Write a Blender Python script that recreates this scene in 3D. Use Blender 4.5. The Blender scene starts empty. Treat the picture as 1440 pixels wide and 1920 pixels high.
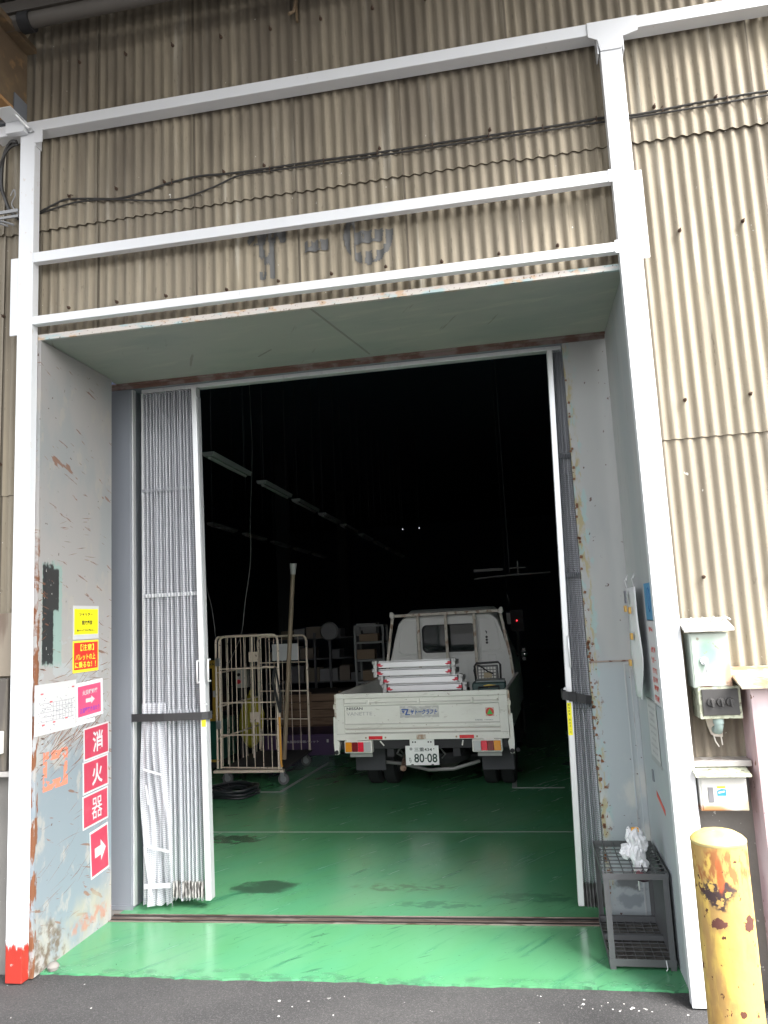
import bpy, bmesh, math, random
from mathutils import Vector, Matrix, noise
R = math.radians
random.seed(7)
SC = bpy.context.scene
COL = SC.collection

# ------------------------------------------------------------------ camera
cam_data = bpy.data.cameras.new('camera')
cam = bpy.data.objects.new('camera', cam_data)
COL.objects.link(cam)
cam_data.sensor_fit = 'VERTICAL'
cam_data.sensor_height = 32.0
cam_data.lens = 32.0 * 1435.54096 / 1920.0
cam_data.clip_start = 0.05
cam_data.clip_end = 500
yaw, pitch, roll = -0.172289066, 0.138858585, -0.0490823621
fw = Vector((math.sin(yaw) * math.cos(pitch), math.cos(yaw) * math.cos(pitch), math.sin(pitch)))
rt = Vector((math.cos(yaw), -math.sin(yaw), 0))
up = rt.cross(fw)
r2 = rt * math.cos(roll) + up * math.sin(roll)
u2 = up * math.cos(roll) - rt * math.sin(roll)
M = Matrix((r2, u2, -fw)).transposed().to_4x4()
M.translation = Vector((2.6705712, -3.8710001, 1.7783269))
cam.matrix_world = M
SC.camera = cam

# ------------------------------------------------------------------ sky, sun, exposure
SUN_EL, SUN_AZ = R(46), R(128)       # azimuth clockwise from +y; the hazy sun stands to the front right
w = bpy.data.worlds.new('World'); SC.world = w; w.use_nodes = True
wn = w.node_tree; wn.nodes.clear()
sky = wn.nodes.new('ShaderNodeTexSky'); sky.sky_type = 'NISHITA'; sky.sun_disc = False
sky.sun_elevation = SUN_EL; sky.sun_rotation = SUN_AZ
sky.air_density = 1.0; sky.dust_density = 4.0; sky.ozone_density = 1.0
hs = wn.nodes.new('ShaderNodeHueSaturation'); hs.inputs['Saturation'].default_value = 0.18
bg = wn.nodes.new('ShaderNodeBackground'); bg.inputs['Strength'].default_value = 0.15
wo = wn.nodes.new('ShaderNodeOutputWorld')
wn.links.new(sky.outputs[0], hs.inputs['Color']); wn.links.new(hs.outputs[0], bg.inputs['Color'])
wn.links.new(bg.outputs[0], wo.inputs['Surface'])
sd = bpy.data.lights.new('sun', 'SUN'); sd.energy = 1.5; sd.angle = R(32); sd.color = (1.0, 0.98, 0.94)
sun = bpy.data.objects.new('sun', sd); COL.objects.link(sun)
sdir = Vector((math.sin(SUN_AZ) * math.cos(SUN_EL), math.cos(SUN_AZ) * math.cos(SUN_EL), math.sin(SUN_EL)))
sun.rotation_euler = sdir.to_track_quat('Z', 'Y').to_euler()
SC.view_settings.view_transform = 'Standard'; SC.view_settings.look = 'None'
SC.view_settings.exposure = 2.38; SC.view_settings.gamma = 1.0; SC.view_settings.use_curve_mapping = False

# ------------------------------------------------------------------ helpers: meshes
class MB:
    def __init__(s): s.v = []; s.f = []; s.mi = []; s.sm = []; s.cur = 0; s.smooth = False; s.uv = {}
    def add(s, vs, fs):
        b = len(s.v); s.v += [tuple(v) for v in vs]
        for f in fs: s.f.append(tuple(b + i for i in f)); s.mi.append(s.cur); s.sm.append(s.smooth)
        return b
    def box(s, x0, x1, y0, y1, z0, z1, m=None):
        vs = [Vector(p) for p in ((x0,y0,z0),(x1,y0,z0),(x1,y1,z0),(x0,y1,z0),(x0,y0,z1),(x1,y0,z1),(x1,y1,z1),(x0,y1,z1))]
        if m: vs = [m @ v for v in vs]
        s.add(vs, [(0,3,2,1),(4,5,6,7),(0,1,5,4),(1,2,6,5),(2,3,7,6),(3,0,4,7)]); return s
    def bar(s, p0, p1, w, d, upv=(0,0,1)):       # a square bar from p0 to p1
        p0 = Vector(p0); p1 = Vector(p1); t = (p1 - p0).normalized(); u = Vector(upv)
        if abs(t.dot(u)) > .98: u = Vector((0,1,0))
        a = t.cross(u).normalized(); b = a.cross(t)
        vs = []
        for p in (p0, p1):
            for i, j in ((-1,-1),(1,-1),(1,1),(-1,1)): vs.append(p + a*(i*w/2) + b*(j*d/2))
        s.add(vs, [(0,1,2,3),(7,6,5,4),(0,4,5,1),(1,5,6,2),(2,6,7,3),(3,7,4,0)]); return s
    def tube(s, pts, r, n=8, cap=True):
        pts = [Vector(p) for p in pts]; k = len(pts); prev = None; sm = s.smooth; s.smooth = True
        rr = r if isinstance(r, (list, tuple)) else [r]*k
        vs = []
        for i, p in enumerate(pts):
            t = (pts[min(i+1,k-1)] - pts[max(i-1,0)]).normalized()
            if prev is None:
                u = Vector((0,0,1)) if abs(t.z) < .9 else Vector((1,0,0))
                a = t.cross(u).normalized()
            else:
                a = (prev - t*prev.dot(t)).normalized()
            prev = a; b = t.cross(a)
            for j in range(n):
                an = 2*math.pi*j/n; vs.append(p + (a*math.cos(an) + b*math.sin(an))*rr[i])
        fs = []
        for i in range(k-1):
            for j in range(n): fs.append((i*n+j, i*n+(j+1)%n, (i+1)*n+(j+1)%n, (i+1)*n+j))
        if cap: fs.append(tuple(range(n-1,-1,-1))); fs.append(tuple((k-1)*n+j for j in range(n)))
        s.add(vs, fs); s.smooth = sm; return s
    def prism(s, poly, y0, y1):                   # polygon in x,z pushed from y0 to y1
        n = len(poly)
        vs = [(x,y0,z) for x,z in poly] + [(x,y1,z) for x,z in poly]
        fs = [tuple(range(n)), tuple(range(2*n-1,n-1,-1))]
        for i in range(n): j = (i+1)%n; fs.append((i, i+n, j+n, j))
        s.add(vs, fs); return s
    def prism_x(s, poly, x0, x1):                 # polygon in y,z pushed along x
        n = len(poly)
        vs = [(x0,y,z) for y,z in poly] + [(x1,y,z) for y,z in poly]
        fs = [tuple(range(n-1,-1,-1)), tuple(range(n,2*n))]
        for i in range(n): j = (i+1)%n; fs.append((i, j, j+n, i+n))
        s.add(vs, fs); return s
    def lathe(s, prof, n=24, c=(0,0,0), axis='z', cap=True):   # prof: (radius, height)
        vs = []; sm = s.smooth; s.smooth = True
        for r, h in prof:
            for j in range(n):
                a = 2*math.pi*j/n; x, y = r*math.cos(a), r*math.sin(a)
                p = {'z': (x,y,h), 'x': (h,x,y), 'y': (y,h,x)}[axis]
                vs.append((p[0]+c[0], p[1]+c[1], p[2]+c[2]))
        fs = []
        k = len(prof)
        for i in range(k-1):
            for j in range(n): fs.append((i*n+j, i*n+(j+1)%n, (i+1)*n+(j+1)%n, (i+1)*n+j))
        if cap:
            fs.append(tuple(range(n-1,-1,-1))); fs.append(tuple((k-1)*n+j for j in range(n)))
        s.add(vs, fs); s.smooth = sm; return s
    def mesh(s, name, mats):
        me = bpy.data.meshes.new(name); me.from_pydata(s.v, [], s.f)
        for m in (mats if isinstance(mats, (list, tuple)) else [mats]): me.materials.append(m)
        me.polygons.foreach_set('material_index', s.mi); me.polygons.foreach_set('use_smooth', s.sm)
        me.update()
        if any(s.sm) and name not in ('corrugated_sheet', 'curtain_sheet'): me.set_sharp_from_angle(angle=R(42))
        return me
    def build(s, name, mats, parent=None, bevel=0, loc=None, rot=None, kind=None):
        return link(name, s.mesh(name, mats), parent, bevel, loc, rot, kind)

def link(name, me, parent=None, bevel=0, loc=None, rot=None, kind=None):
    o = bpy.data.objects.new(name, me); COL.objects.link(o)
    if parent is not None: o.parent = parent
    if loc is not None: o.location = loc
    if rot is not None: o.rotation_euler = rot
    if bevel:
        b = o.modifiers.new('bevel', 'BEVEL'); b.width = bevel; b.segments = 2; b.limit_method = 'ANGLE'; b.angle_limit = R(40)
        b.harden_normals = False
    if kind: o['kind'] = kind
    return o
def box(name, mat_, x0, x1, y0, y1, z0, z1, parent=None, bevel=0, **k):
    return MB().box(x0,x1,y0,y1,z0,z1).build(name, mat_, parent, bevel, **k)
def thing(name, label, cat, loc=(0,0,0), rz=0, group=None):
    o = bpy.data.objects.new(name, None); COL.objects.link(o); o.empty_display_size = .1
    o.location = loc; o.rotation_euler = (0,0,rz); o['label'] = label; o['category'] = cat
    if group: o['group'] = group
    return o
def tag(o, label, cat, group=None):
    o['label'] = label; o['category'] = cat
    if group: o['group'] = group
    return o
def struct(o): o['kind'] = 'structure'; return o
def dup(root, loc=None, rz=None, label=None):
    r = root.copy(); COL.objects.link(r)
    if loc is not None: r.location = loc
    if rz is not None: r.rotation_euler = (0,0,rz)
    if label: r['label'] = label
    for ch in list(root.children):
        c = ch.copy(); COL.objects.link(c); c.parent = r
        for g in list(ch.children):
            d = g.copy(); COL.objects.link(d); d.parent = c
    return r
def text(name, body, x, z, wid, hei, mat_, parent, y=-0.004, bold=0.0, shear=0.0):
    """flat lettering in the local x,z plane, fitted to wid x hei, centre (x, z), facing -y"""
    cu = bpy.data.curves.new(name, 'FONT'); cu.body = body; cu.size = 1; cu.resolution_u = 3; cu.offset = bold; cu.shear = shear
    t = bpy.data.objects.new(name, cu); COL.objects.link(t)
    me = bpy.data.meshes.new_from_object(t)
    bpy.data.objects.remove(t)
    if not me.vertices: return None
    xs = [v.co.x for v in me.vertices]; ys = [v.co.y for v in me.vertices]
    x0, x1, y0, y1 = min(xs), max(xs), min(ys), max(ys)
    sx = wid/max(x1-x0, 1e-6); sy = hei/max(y1-y0, 1e-6)
    for v in me.vertices: v.co = Vector((x + (v.co.x-(x0+x1)/2)*sx, y, z + (v.co.y-(y0+y1)/2)*sy))
    me.materials.clear(); me.materials.append(mat_); me.name = name
    return link(name, me, parent)

# ------------------------------------------------------------------ helpers: materials
def mat(name, base, rough=.5, metal=0.0, layers=(), bump=None, spec=.5, alpha=None, coat=0, space='world'):
    """layers: dicts with col, and a mask made of a noise threshold and/or a blob; each is paint, rust, dirt, a stain or painted shade"""
    m = bpy.data.materials.new(name); m.use_nodes = True
    nt = m.node_tree; N = nt.nodes; L = nt.links
    b = N['Principled BSDF']; b.inputs['Roughness'].default_value = rough; b.inputs['Metallic'].default_value = metal
    b.inputs['Specular IOR Level'].default_value = spec
    if coat: b.inputs['Coat Weight'].default_value = coat
    b.inputs['Base Color'].default_value = (*base, 1)
    if not layers and not bump: return m
    if space == 'world': P = N.new('ShaderNodeNewGeometry').outputs['Position']
    else: P = N.new('ShaderNodeTexCoord').outputs['Object']
    def mapping(sc, rot=(0,0,0), loc=(0,0,0)):
        q = N.new('ShaderNodeMapping'); q.inputs['Rotation'].default_value = rot
        q.inputs['Location'].default_value = loc
        q.inputs['Scale'].default_value = sc if isinstance(sc, (tuple, list)) else (sc,)*3
        if any(rot):   # rotate first, then scale
            q2 = N.new('ShaderNodeMapping'); q2.inputs['Rotation'].default_value = rot; L.new(P, q2.inputs[0])
            q.inputs['Rotation'].default_value = (0,0,0); L.new(q2.outputs[0], q.inputs[0])
        else: L.new(P, q.inputs[0])
        return q.outputs[0]
    def nz(sc, det=4, rot=(0,0,0), loc=(0,0,0), ro=.55, dist=0):
        t = N.new('ShaderNodeTexNoise'); t.inputs['Scale'].default_value = 1; t.inputs['Detail'].default_value = det
        t.inputs['Roughness'].default_value = ro; t.inputs['Distortion'].default_value = dist
        L.new(mapping(sc, rot, loc), t.inputs['Vector']); return t.outputs['Fac']
    def ramp(v, a, c):
        r = N.new('ShaderNodeMapRange'); r.interpolation_type = 'SMOOTHSTEP'
        r.inputs['From Min'].default_value = a; r.inputs['From Max'].default_value = c; L.new(v, r.inputs['Value']); return r.outputs[0]
    def mth(op, a, c):
        q = N.new('ShaderNodeMath'); q.operation = op
        for i, x in enumerate((a, c)):
            if isinstance(x, (int, float)): q.inputs[i].default_value = x
            else: L.new(x, q.inputs[i])
        return q.outputs[0]
    cur = None
    rcur = None
    for i, l in enumerate(layers):
        mask = None
        if 'thr' in l:
            mask = ramp(nz(l.get('scale', 5), l.get('det', 4), l.get('rot', (0,0,0)), l.get('off', (i*7.3, i*3.1, i*5.7)), l.get('ro', .55), l.get('dist', 0)), *l['thr'])
        if 'blob' in l:                          # ((cx,cy,cz),(rx,ry,rz)), ragged edge
            (c, rad) = l['blob']
            s_ = N.new('ShaderNodeVectorMath'); s_.operation = 'SUBTRACT'; L.new(P, s_.inputs[0]); s_.inputs[1].default_value = c
            d_ = N.new('ShaderNodeVectorMath'); d_.operation = 'DIVIDE'; L.new(s_.outputs[0], d_.inputs[0]); d_.inputs[1].default_value = rad
            if l.get('boxy'):
                a_ = N.new('ShaderNodeVectorMath'); a_.operation = 'ABSOLUTE'; L.new(d_.outputs[0], a_.inputs[0])
                sp = N.new('ShaderNodeSeparateXYZ'); L.new(a_.outputs[0], sp.inputs[0])
                ln = mth('MAXIMUM', mth('MAXIMUM', sp.outputs[0], sp.outputs[1]), sp.outputs[2])
            else:
                l_ = N.new('ShaderNodeVectorMath'); l_.operation = 'LENGTH'; L.new(d_.outputs[0], l_.inputs[0]); ln = l_.outputs['Value']
            rag = mth('MULTIPLY', mth('SUBTRACT', nz(l.get('rag_scale', 18), 5, loc=(i, 2*i, 0)), .5), l.get('rag', 1.2))
            ln = mth('ADD', ln, rag)
            e = l.get('edge', .25)
            bm_ = ramp(ln, 1+e, 1-e) if False else mth('SUBTRACT', 1, ramp(ln, 1-e, 1+e))
            mask = bm_ if mask is None else mth('MULTIPLY', mask, bm_)
        if 'stripe' in l:                        # cosine stripes: grime and painted relief shade in hollows, and joint lines: (pitch, phase x, lo, hi)
            pi_, x0_, lo_, hi_ = l['stripe']
            sx = N.new('ShaderNodeSeparateXYZ'); L.new(P, sx.inputs[0])
            c_ = mth('COSINE', mth('MULTIPLY', mth('SUBTRACT', sx.outputs[0], x0_), 2*math.pi/pi_), 0)
            if l.get('clean'): sm_ = ramp(c_, lo_, hi_)
            else: sm_ = ramp(mth('ADD', mth('MULTIPLY', c_, -1), mth('MULTIPLY', mth('SUBTRACT', nz((9, 9, 1.2), 4), .5), 1.6)), lo_, hi_)
            mask = sm_ if mask is None else mth('MULTIPLY', mask, sm_)
        if l.get('fac', 1) != 1: mask = mth('MULTIPLY', mask, l['fac'])
        mx = N.new('ShaderNodeMix'); mx.data_type = 'RGBA'
        L.new(mask, mx.inputs['Factor'])
        if cur is None: mx.inputs['A'].default_value = (*base, 1)
        else: L.new(cur, mx.inputs['A'])
        mx.inputs['B'].default_value = (*l['col'], 1); cur = mx.outputs['Result']
        if 'rough' in l:
            mr = N.new('ShaderNodeMix'); L.new(mask, mr.inputs['Factor'])
            if rcur is None: mr.inputs['A'].default_value = rough
            else: L.new(rcur, mr.inputs['A'])
            mr.inputs['B'].default_value = l['rough']; rcur = mr.outputs['Result']
    if cur is not None: L.new(cur, b.inputs['Base Color'])
    if rcur is not None: L.new(rcur, b.inputs['Roughness'])
    if bump:
        sc, st = bump[:2]
        bn = N.new('ShaderNodeBump'); bn.inputs['Strength'].default_value = st; bn.inputs['Distance'].default_value = bump[2] if len(bump) > 2 else .01
        L.new(nz(sc, 6), bn.inputs['Height']); L.new(bn.outputs[0], b.inputs['Normal'])
    return m
def flat(name, col, rough=.5, metal=0, spec=.5): return mat(name, col, rough, metal, spec=spec)

RUST = (.16, .06, .025)
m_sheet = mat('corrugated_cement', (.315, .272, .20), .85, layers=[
    dict(scale=(10, 10, .5), thr=(.42, .68), col=(.22, .19, .14), fac=.75, det=6),
    dict(scale=(26, 26, .9), thr=(.5, .72), col=(.15, .125, .09), fac=.6, det=4),
    dict(scale=(16, 16, 1.2), thr=(.58, .75), col=(.50, .47, .40), fac=.6),
    dict(stripe=(.0616, .338, -.1, .9), col=(.18, .155, .115), fac=.42),  # hollows darkened in colour for ridge shading, together with lodged grime
    dict(stripe=(.616, .341, .9975, .9995), clean=True, col=(.05, .04, .03), fac=.8),
    dict(blob=((3.50, .09, 1.22), (.17, 1, .17)), col=(.12, .10, .08), rag_scale=(20, 20, 4), rag=1.0, edge=.4, fac=.75),
    dict(scale=(60, 60, 14), thr=(.62, .72), col=(.12, .10, .07), fac=.6, det=6),
    dict(scale=(1.3, 1.3, .8), thr=(.4, .66), col=(.19, .165, .13), fac=.55, det=6),
    dict(blob=((1.4, .09, 5.0), (2.2, 1, .8)), thr=(.35, .65), scale=(5, 5, .7), col=(.125, .105, .08), rag_scale=3, rag=.8, edge=.5, fac=.8),  # upper wall darkened in the colour for canopy shade, mixed with dirt
    dict(scale=(30, 30, 22), thr=(.735, .76), col=(.75, .74, .7), fac=.9)], bump=(90, .25, .004))
m_seam = mat('sheet_edge_grime', (.10, .085, .06), .9)
m_white = mat('white_steel_paint', (.70, .715, .735), .38, layers=[
    dict(scale=(3, 3, 1), thr=(.5, .8), col=(.62, .635, .645), fac=.5),
    dict(scale=(40, 40, 6), thr=(.71, .76), col=(.5, .5, .5), fac=.5)], bump=(25, .06, .004))
m_whitered = mat('white_post_with_red_foot', (.72, .735, .755), .4, layers=[
    dict(blob=((-.07, 0, .08), (5, 5, .105)), col=(.33, .03, .02), rag_scale=(170, 170, 9), rag=1.1, edge=.10, boxy=True),
    dict(scale=(30, 30, 20), thr=(.66, .7), col=(.6, .55, .5), fac=.6)], bump=(25, .06, .004))
m_soffit = mat('soffit_paint', (.35, .355, .32), .55, layers=[
    dict(scale=(1.2, 3, 1), thr=(.45, .7), col=(.27, .295, .275), fac=.7),
    dict(scale=(2, 9, 1), thr=(.55, .75), col=(.45, .44, .37), fac=.6, rot=(0,0,.15)),
    dict(scale=(1.5, 14, 1), thr=(.66, .72), col=(.14, .12, .09), fac=.5, rot=(0,0,1.1)),
    dict(scale=(40, 40, 4), thr=(.7, .74), col=(.15, .12, .1), fac=.5)], bump=(6, .08, .01))
m_flange = mat('old_soffit_flange', (.52, .48, .44), .7, layers=[
    dict(scale=(5, 5, 20), thr=(.5, .62), col=(.30, .44, .46), fac=.8),
    dict(scale=(14, 14, 30), thr=(.56, .66), col=(.50, .33, .2), fac=.8),
    dict(scale=(60, 60, 60), thr=(.6, .66), col=(.12, .07, .04), fac=.8)], bump=(60, .3, .004))
m_revealL = mat('left_reveal_paint', (.31, .298, .29), .6, layers=[
    dict(scale=(1.5, 2.2, 1.2), thr=(.48, .62), col=(.25, .275, .28), fac=.6),
    dict(blob=((0, .38, .60), (1, .5, .62)), col=(.165, .21, .245), rag_scale=4, rag=1.3, edge=.3, fac=.85),
    dict(scale=(6, 9, 5), thr=(.57, .64), col=(.34, .32, .29), fac=.6, det=6),
    dict(blob=((0, .30, 1.42), (1, .5, .32)), thr=(.52, .56), scale=(5, 7, 9), col=(.33, .35, .36), fac=.8),
    dict(blob=((0, .168, 1.90), (1, .095, .29)), col=(.24, .33, .30), rag_scale=26, rag=.28, edge=.06, boxy=True),
    dict(blob=((0, .128, 1.90), (1, .052, .285)), col=(.022, .024, .025), rag_scale=40, rag=.35, edge=.06, boxy=True),
    dict(blob=((0, .17, 2.04), (1, .062, .12)), col=(.03, .03, .03), rag_scale=30, rag=.3, edge=.06, boxy=True),
    dict(blob=((0, .128, 1.90), (1, .07, .3)), thr=(.66, .69), scale=(40, 60, 25), col=(.6, .6, .56)),
    dict(scale=(4, 3.2, 14), thr=(.635, .655), col=(.20, .085, .045), rot=(.45, 0, 0), fac=.8, det=7),
    dict(scale=(5, 4, 40), thr=(.66, .675), col=(.17, .08, .05), rot=(.3, 0, 0), fac=.85, det=4),
    dict(scale=(25, 25, 25), thr=(.685, .70), col=(.10, .07, .06), det=5),
    dict(blob=((0, .3, -.02), (1, 1.4, .26)), thr=(.42, .66), scale=(6, 8, 7), col=(.30, .29, .23), rag_scale=6, rag=1.0, fac=.75, det=7, rough=.85),
    dict(blob=((0, .05, -.05), (1, .3, .30)), thr=(.4, .62), scale=(18, 18, 18), col=(.12, .09, .065), rag_scale=14, rag=1.2, det=8, rough=.9),
    dict(blob=((0, .6, .1), (1, .25, .05)), thr=(.45, .6), scale=(14, 14, 14), col=(.35, .15, .10), rag_scale=14, rag=1.4, fac=.7),
    dict(blob=((0, .04, .9), (1, .016, 1.4)), thr=(.45, .52), scale=(30, 30, 9), col=RUST, rag_scale=22, rag=1.4, rough=.9)],
    bump=(14, .15, .006))
m_revealR = mat('right_reveal_paint', (.43, .435, .435), .55, layers=[
    dict(scale=(2, 3, .8), thr=(.45, .65), col=(.35, .375, .39), fac=.7),
    dict(blob=((3.3, .4, .7), (1, .6, .8)), col=(.37, .41, .44), rag_scale=3, rag=1.3, edge=.3, fac=.7),
    dict(scale=(20, 30, 3), thr=(.66, .7), col=(.25, .22, .2), fac=.5)], bump=(10, .12, .006))
m_pier = mat('sliding_door_paint', (.36, .365, .36), .5, layers=[
    dict(scale=(3, 3, .7), thr=(.45, .65), col=(.27, .30, .31), fac=.6),
    dict(blob=((3.2, 1, .72), (.4, 1, .74)), col=(.33, .375, .40), rag_scale=2.5, rag=.5, edge=.05, fac=.75),
    dict(blob=((3.15, 1, .55), (.2, 1, .35)), thr=(.46, .62), scale=(6, 6, 4), col=(.48, .48, .45), rag_scale=4, rag=1.2, fac=.8, det=6),
    dict(blob=((3.04, 1, 1.9), (.045, 1, 1.7)), thr=(.46, .56), scale=(30, 30, 8), col=(.36, .31, .17), rag_scale=20, rag=1.3, fac=.9, det=6, rough=.9),
    dict(blob=((3.06, 1, 1.9), (.05, 1, 1.8)), thr=(.52, .6), scale=(24, 24, 9), col=(.28, .40, .40), rag_scale=20, rag=1.3, fac=.8),
    dict(blob=((3.02, 1, .9), (.07, 1, 1.0)), thr=(.58, .62), scale=(34, 34, 26), col=RUST, rag_scale=20, rag=1.3, rough=.9),
    dict(blob=((3.22, .98, .2), (.14, 1, .05)), thr=(.35, .45), scale=(9, 9, 12), rot=(0, .55, 0), col=(.13, .14, .145), rag_scale=16, rag=1.6),
    dict(blob=((3.17, .98, .10), (.08, 1, .035)), col=(.22, .25, .27), rag_scale=20, rag=1.8),
    dict(scale=(22, 22, 22), thr=(.70, .715), col=(.10, .06, .05), det=4)], bump=(8, .1, .006))
m_jamb = mat('grey_jamb_paint', (.165, .18, .205), .45, layers=[dict(scale=(4, 4, 1), thr=(.4, .7), col=(.20, .21, .235), fac=.6)], bump=(20, .05))
m_alu = mat('anodised_aluminium', (.70, .71, .72), .38, .55, layers=[dict(scale=(30, 30, 2), thr=(.5, .75), col=(.55, .56, .57), fac=.5)])
m_track = mat('floor_rail_steel', (.17, .125, .105), .42, .6, layers=[dict(scale=(3, 20, 20), thr=(.4, .65), col=(.30, .25, .22)), dict(scale=(6, 40, 40), thr=(.55, .65), col=(.10, .06, .045))])
m_dark = flat('slot_black', (.012, .011, .010), .9)  # near-black flat strip drawn for the rail slot
m_floor = mat('green_floor_coating', (.078, .262, .118), .20, spec=.55, layers=[
    dict(scale=(1.3, .7, 1), thr=(.38, .68), col=(.10, .30, .155), fac=.8, rough=.24),
    dict(scale=(.9, 3.2, 1), thr=(.45, .7), col=(.07, .27, .14), fac=.6, rot=(0,0,-.9), rough=.26),
    dict(scale=(2.2, 22, 1), thr=(.56, .72), col=(.034, .17, .09), fac=.7, rot=(0,0,-.95), rough=.32, det=5),
    dict(scale=(5, 40, 1), thr=(.62, .72), col=(.03, .11, .065), fac=.65, rot=(0,0,-.6), det=5),
    dict(scale=(.8, .5, 1), thr=(.5, .7), col=(.14, .285, .17), fac=.55, off=(3,1,0), rough=.25),
    dict(blob=((.80, 1.42, 0), (.20, .13, 1)), thr=(.28, .46), scale=(9, 14, 1), rot=(0,0,-.5), col=(.022, .045, .03), rag_scale=9, rag=1.6, edge=.3, fac=.85, rough=.4, det=6),
    dict(blob=((.12, 2.55, 0), (.22, .12, 1)), thr=(.3, .5), scale=(12, 12, 1), col=(.02, .04, .025), rag_scale=9, rag=1.8, fac=.8),
    dict(blob=((1.75, 1.45, 0), (.30, .07, 1)), thr=(.4, .55), scale=(12, 20, 1), col=(.05, .09, .05), rag_scale=9, rag=1.8, fac=.55),
    dict(blob=((2.05, 1.15, 0), (.28, .06, 1)), thr=(.4, .55), scale=(12, 20, 1), col=(.03, .12, .07), rag_scale=9, rag=1.8, fac=.6),
    dict(blob=((2.6, 1.3, 0), (.25, .09, 1)), thr=(.4, .55), scale=(12, 20, 1), col=(.04, .14, .08), rag_scale=9, rag=1.8, fac=.6),
    dict(blob=((1.6, .13, 0), (3, .07, 1)), thr=(.48, .62), scale=(9, 12, 1), col=(.05, .14, .08), rag_scale=10, rag=1.4, fac=.6, rough=.5, det=6),
    dict(scale=(45, 60, 1), thr=(.70, .73), col=(.02, .06, .04), fac=.8, det=3)], bump=(2.5, .05, .01))
m_asphalt = mat('asphalt', (.042, .041, .042), .82, layers=[
    dict(scale=(1.6, 2.4, 1), thr=(.4, .65), col=(.058, .056, .056), fac=.7),
    dict(scale=(140, 140, 1), thr=(.52, .66), col=(.105, .10, .098), fac=.8, det=3),
    dict(scale=(90, 90, 1), thr=(.54, .7), col=(.03, .03, .03), fac=.8, det=3),
    dict(scale=(22, 22, 1), thr=(.73, .75), col=(.5, .49, .47), fac=.7, det=3)], bump=(160, .8, .006))
m_conc = mat('weathered_concrete', (.20, .19, .175), .9, layers=[
    dict(scale=(2, 2, 2), thr=(.4, .65), col=(.14, .135, .125), fac=.8),
    dict(scale=(50, 50, 50), thr=(.7, .72), col=(.5, .5, .48))], bump=(40, .3, .006))
m_yellow = mat('chipped_yellow_paint', (.62, .43, .10), .5, layers=[
    dict(scale=(6, 6, 3), thr=(.4, .66), col=(.58, .37, .10), fac=.8),
    dict(scale=(9, 9, 2.5), thr=(.48, .66), col=(.42, .27, .10), fac=.55, det=6),
    dict(blob=((3.25, -.7, .5), (.15, .16, .6)), thr=(.40, .6), scale=(24, 24, 7), col=(.34, .20, .08), fac=.75, rag_scale=8, rag=1.3, det=6),  # left side browned: grime plus its side shading put into the colour
    dict(scale=(16, 16, 5), thr=(.57, .66), col=(.40, .23, .07), fac=.7, det=6),
    dict(blob=((3.33, -.7, .80), (.16, .16, .07)), thr=(.50, .58), scale=(20, 20, 9), col=(.30, .12, .04), rag_scale=14, rag=1.4, det=7, rough=.85),
    dict(scale=(13, 13, 11), thr=(.655, .668), col=(.10, .035, .02), det=3, rough=.9),
    dict(blob=((3.31, -.69, .71), (.055, .09, .05)), thr=(.44, .49), scale=(28, 28, 28), col=(.05, .03, .03), rag_scale=24, rag=1.6),
    dict(blob=((3.41, -.67, .60), (.022, .05, .028)), col=(.085, .03, .02), rag_scale=55, rag=1.8, edge=.08, rough=.9),
    dict(blob=((3.30, -.69, .60), (.032, .05, .018)), col=(.11, .04, .03), rag_scale=50, rag=2.2, edge=.08, rough=.9),
    dict(blob=((3.318, -.70, .77), (.012, .04, .06)), col=(.52, .10, .03), rag_scale=30, rag=1.0, edge=.3),
    dict(scale=(40, 40, 30), thr=(.67, .69), col=(.09, .035, .02), det=3, rough=.9)], bump=(26, .35, .006))
m_yelcap = mat('scuffed_bollard_top', (.52, .42, .18), .6, layers=[dict(scale=14, thr=(.45, .6), col=(.62, .48, .14), det=6), dict(scale=30, thr=(.58, .68), col=(.36, .30, .22), det=6)], bump=(30, .2, .004))
m_greybar = flat('rack_grey_paint', (.085, .088, .092), .5)
m_rackshelf = mat('rack_tray_dust', (.11, .105, .095), .8, layers=[dict(scale=18, thr=(.45, .62), col=(.05, .045, .04), det=5), dict(scale=70, thr=(.7, .72), col=(.5, .5, .48))])
m_black = flat('black_webbing', (.022, .022, .024), .7)
m_rubber = flat('rubber', (.018, .018, .02), .75)
m_cable = flat('black_cable', (.03, .028, .026), .5)
m_girder = mat('rusty_girder', (.20, .145, .085), .75, layers=[dict(scale=3, thr=(.4, .65), col=(.13, .09, .055), det=5), dict(scale=9, thr=(.55, .7), col=(.28, .17, .08), det=5)], bump=(20, .2, .005))
m_girderb = mat('orange_brown_flange', (.46, .26, .11), .7, layers=[dict(scale=6, thr=(.45, .7), col=(.32, .16, .06), det=5)], bump=(20, .2, .005))
m_canopy = mat('canopy_sheet', (.10, .095, .08), .9, layers=[dict(scale=5, thr=(.4, .7), col=(.055, .05, .042), det=6), dict(scale=40, thr=(.68, .7), col=(.4, .38, .34), det=4)], bump=(30, .3, .01))
m_pipe = flat('old_canopy_pipe', (.11, .10, .09), .6)
m_bolt = flat('rusty_hook_bolt', (.075, .045, .03), .85)
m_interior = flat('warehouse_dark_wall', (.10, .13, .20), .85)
m_paint8 = flat('faded_stencil_paint', (.125, .125, .122), .85)

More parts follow.
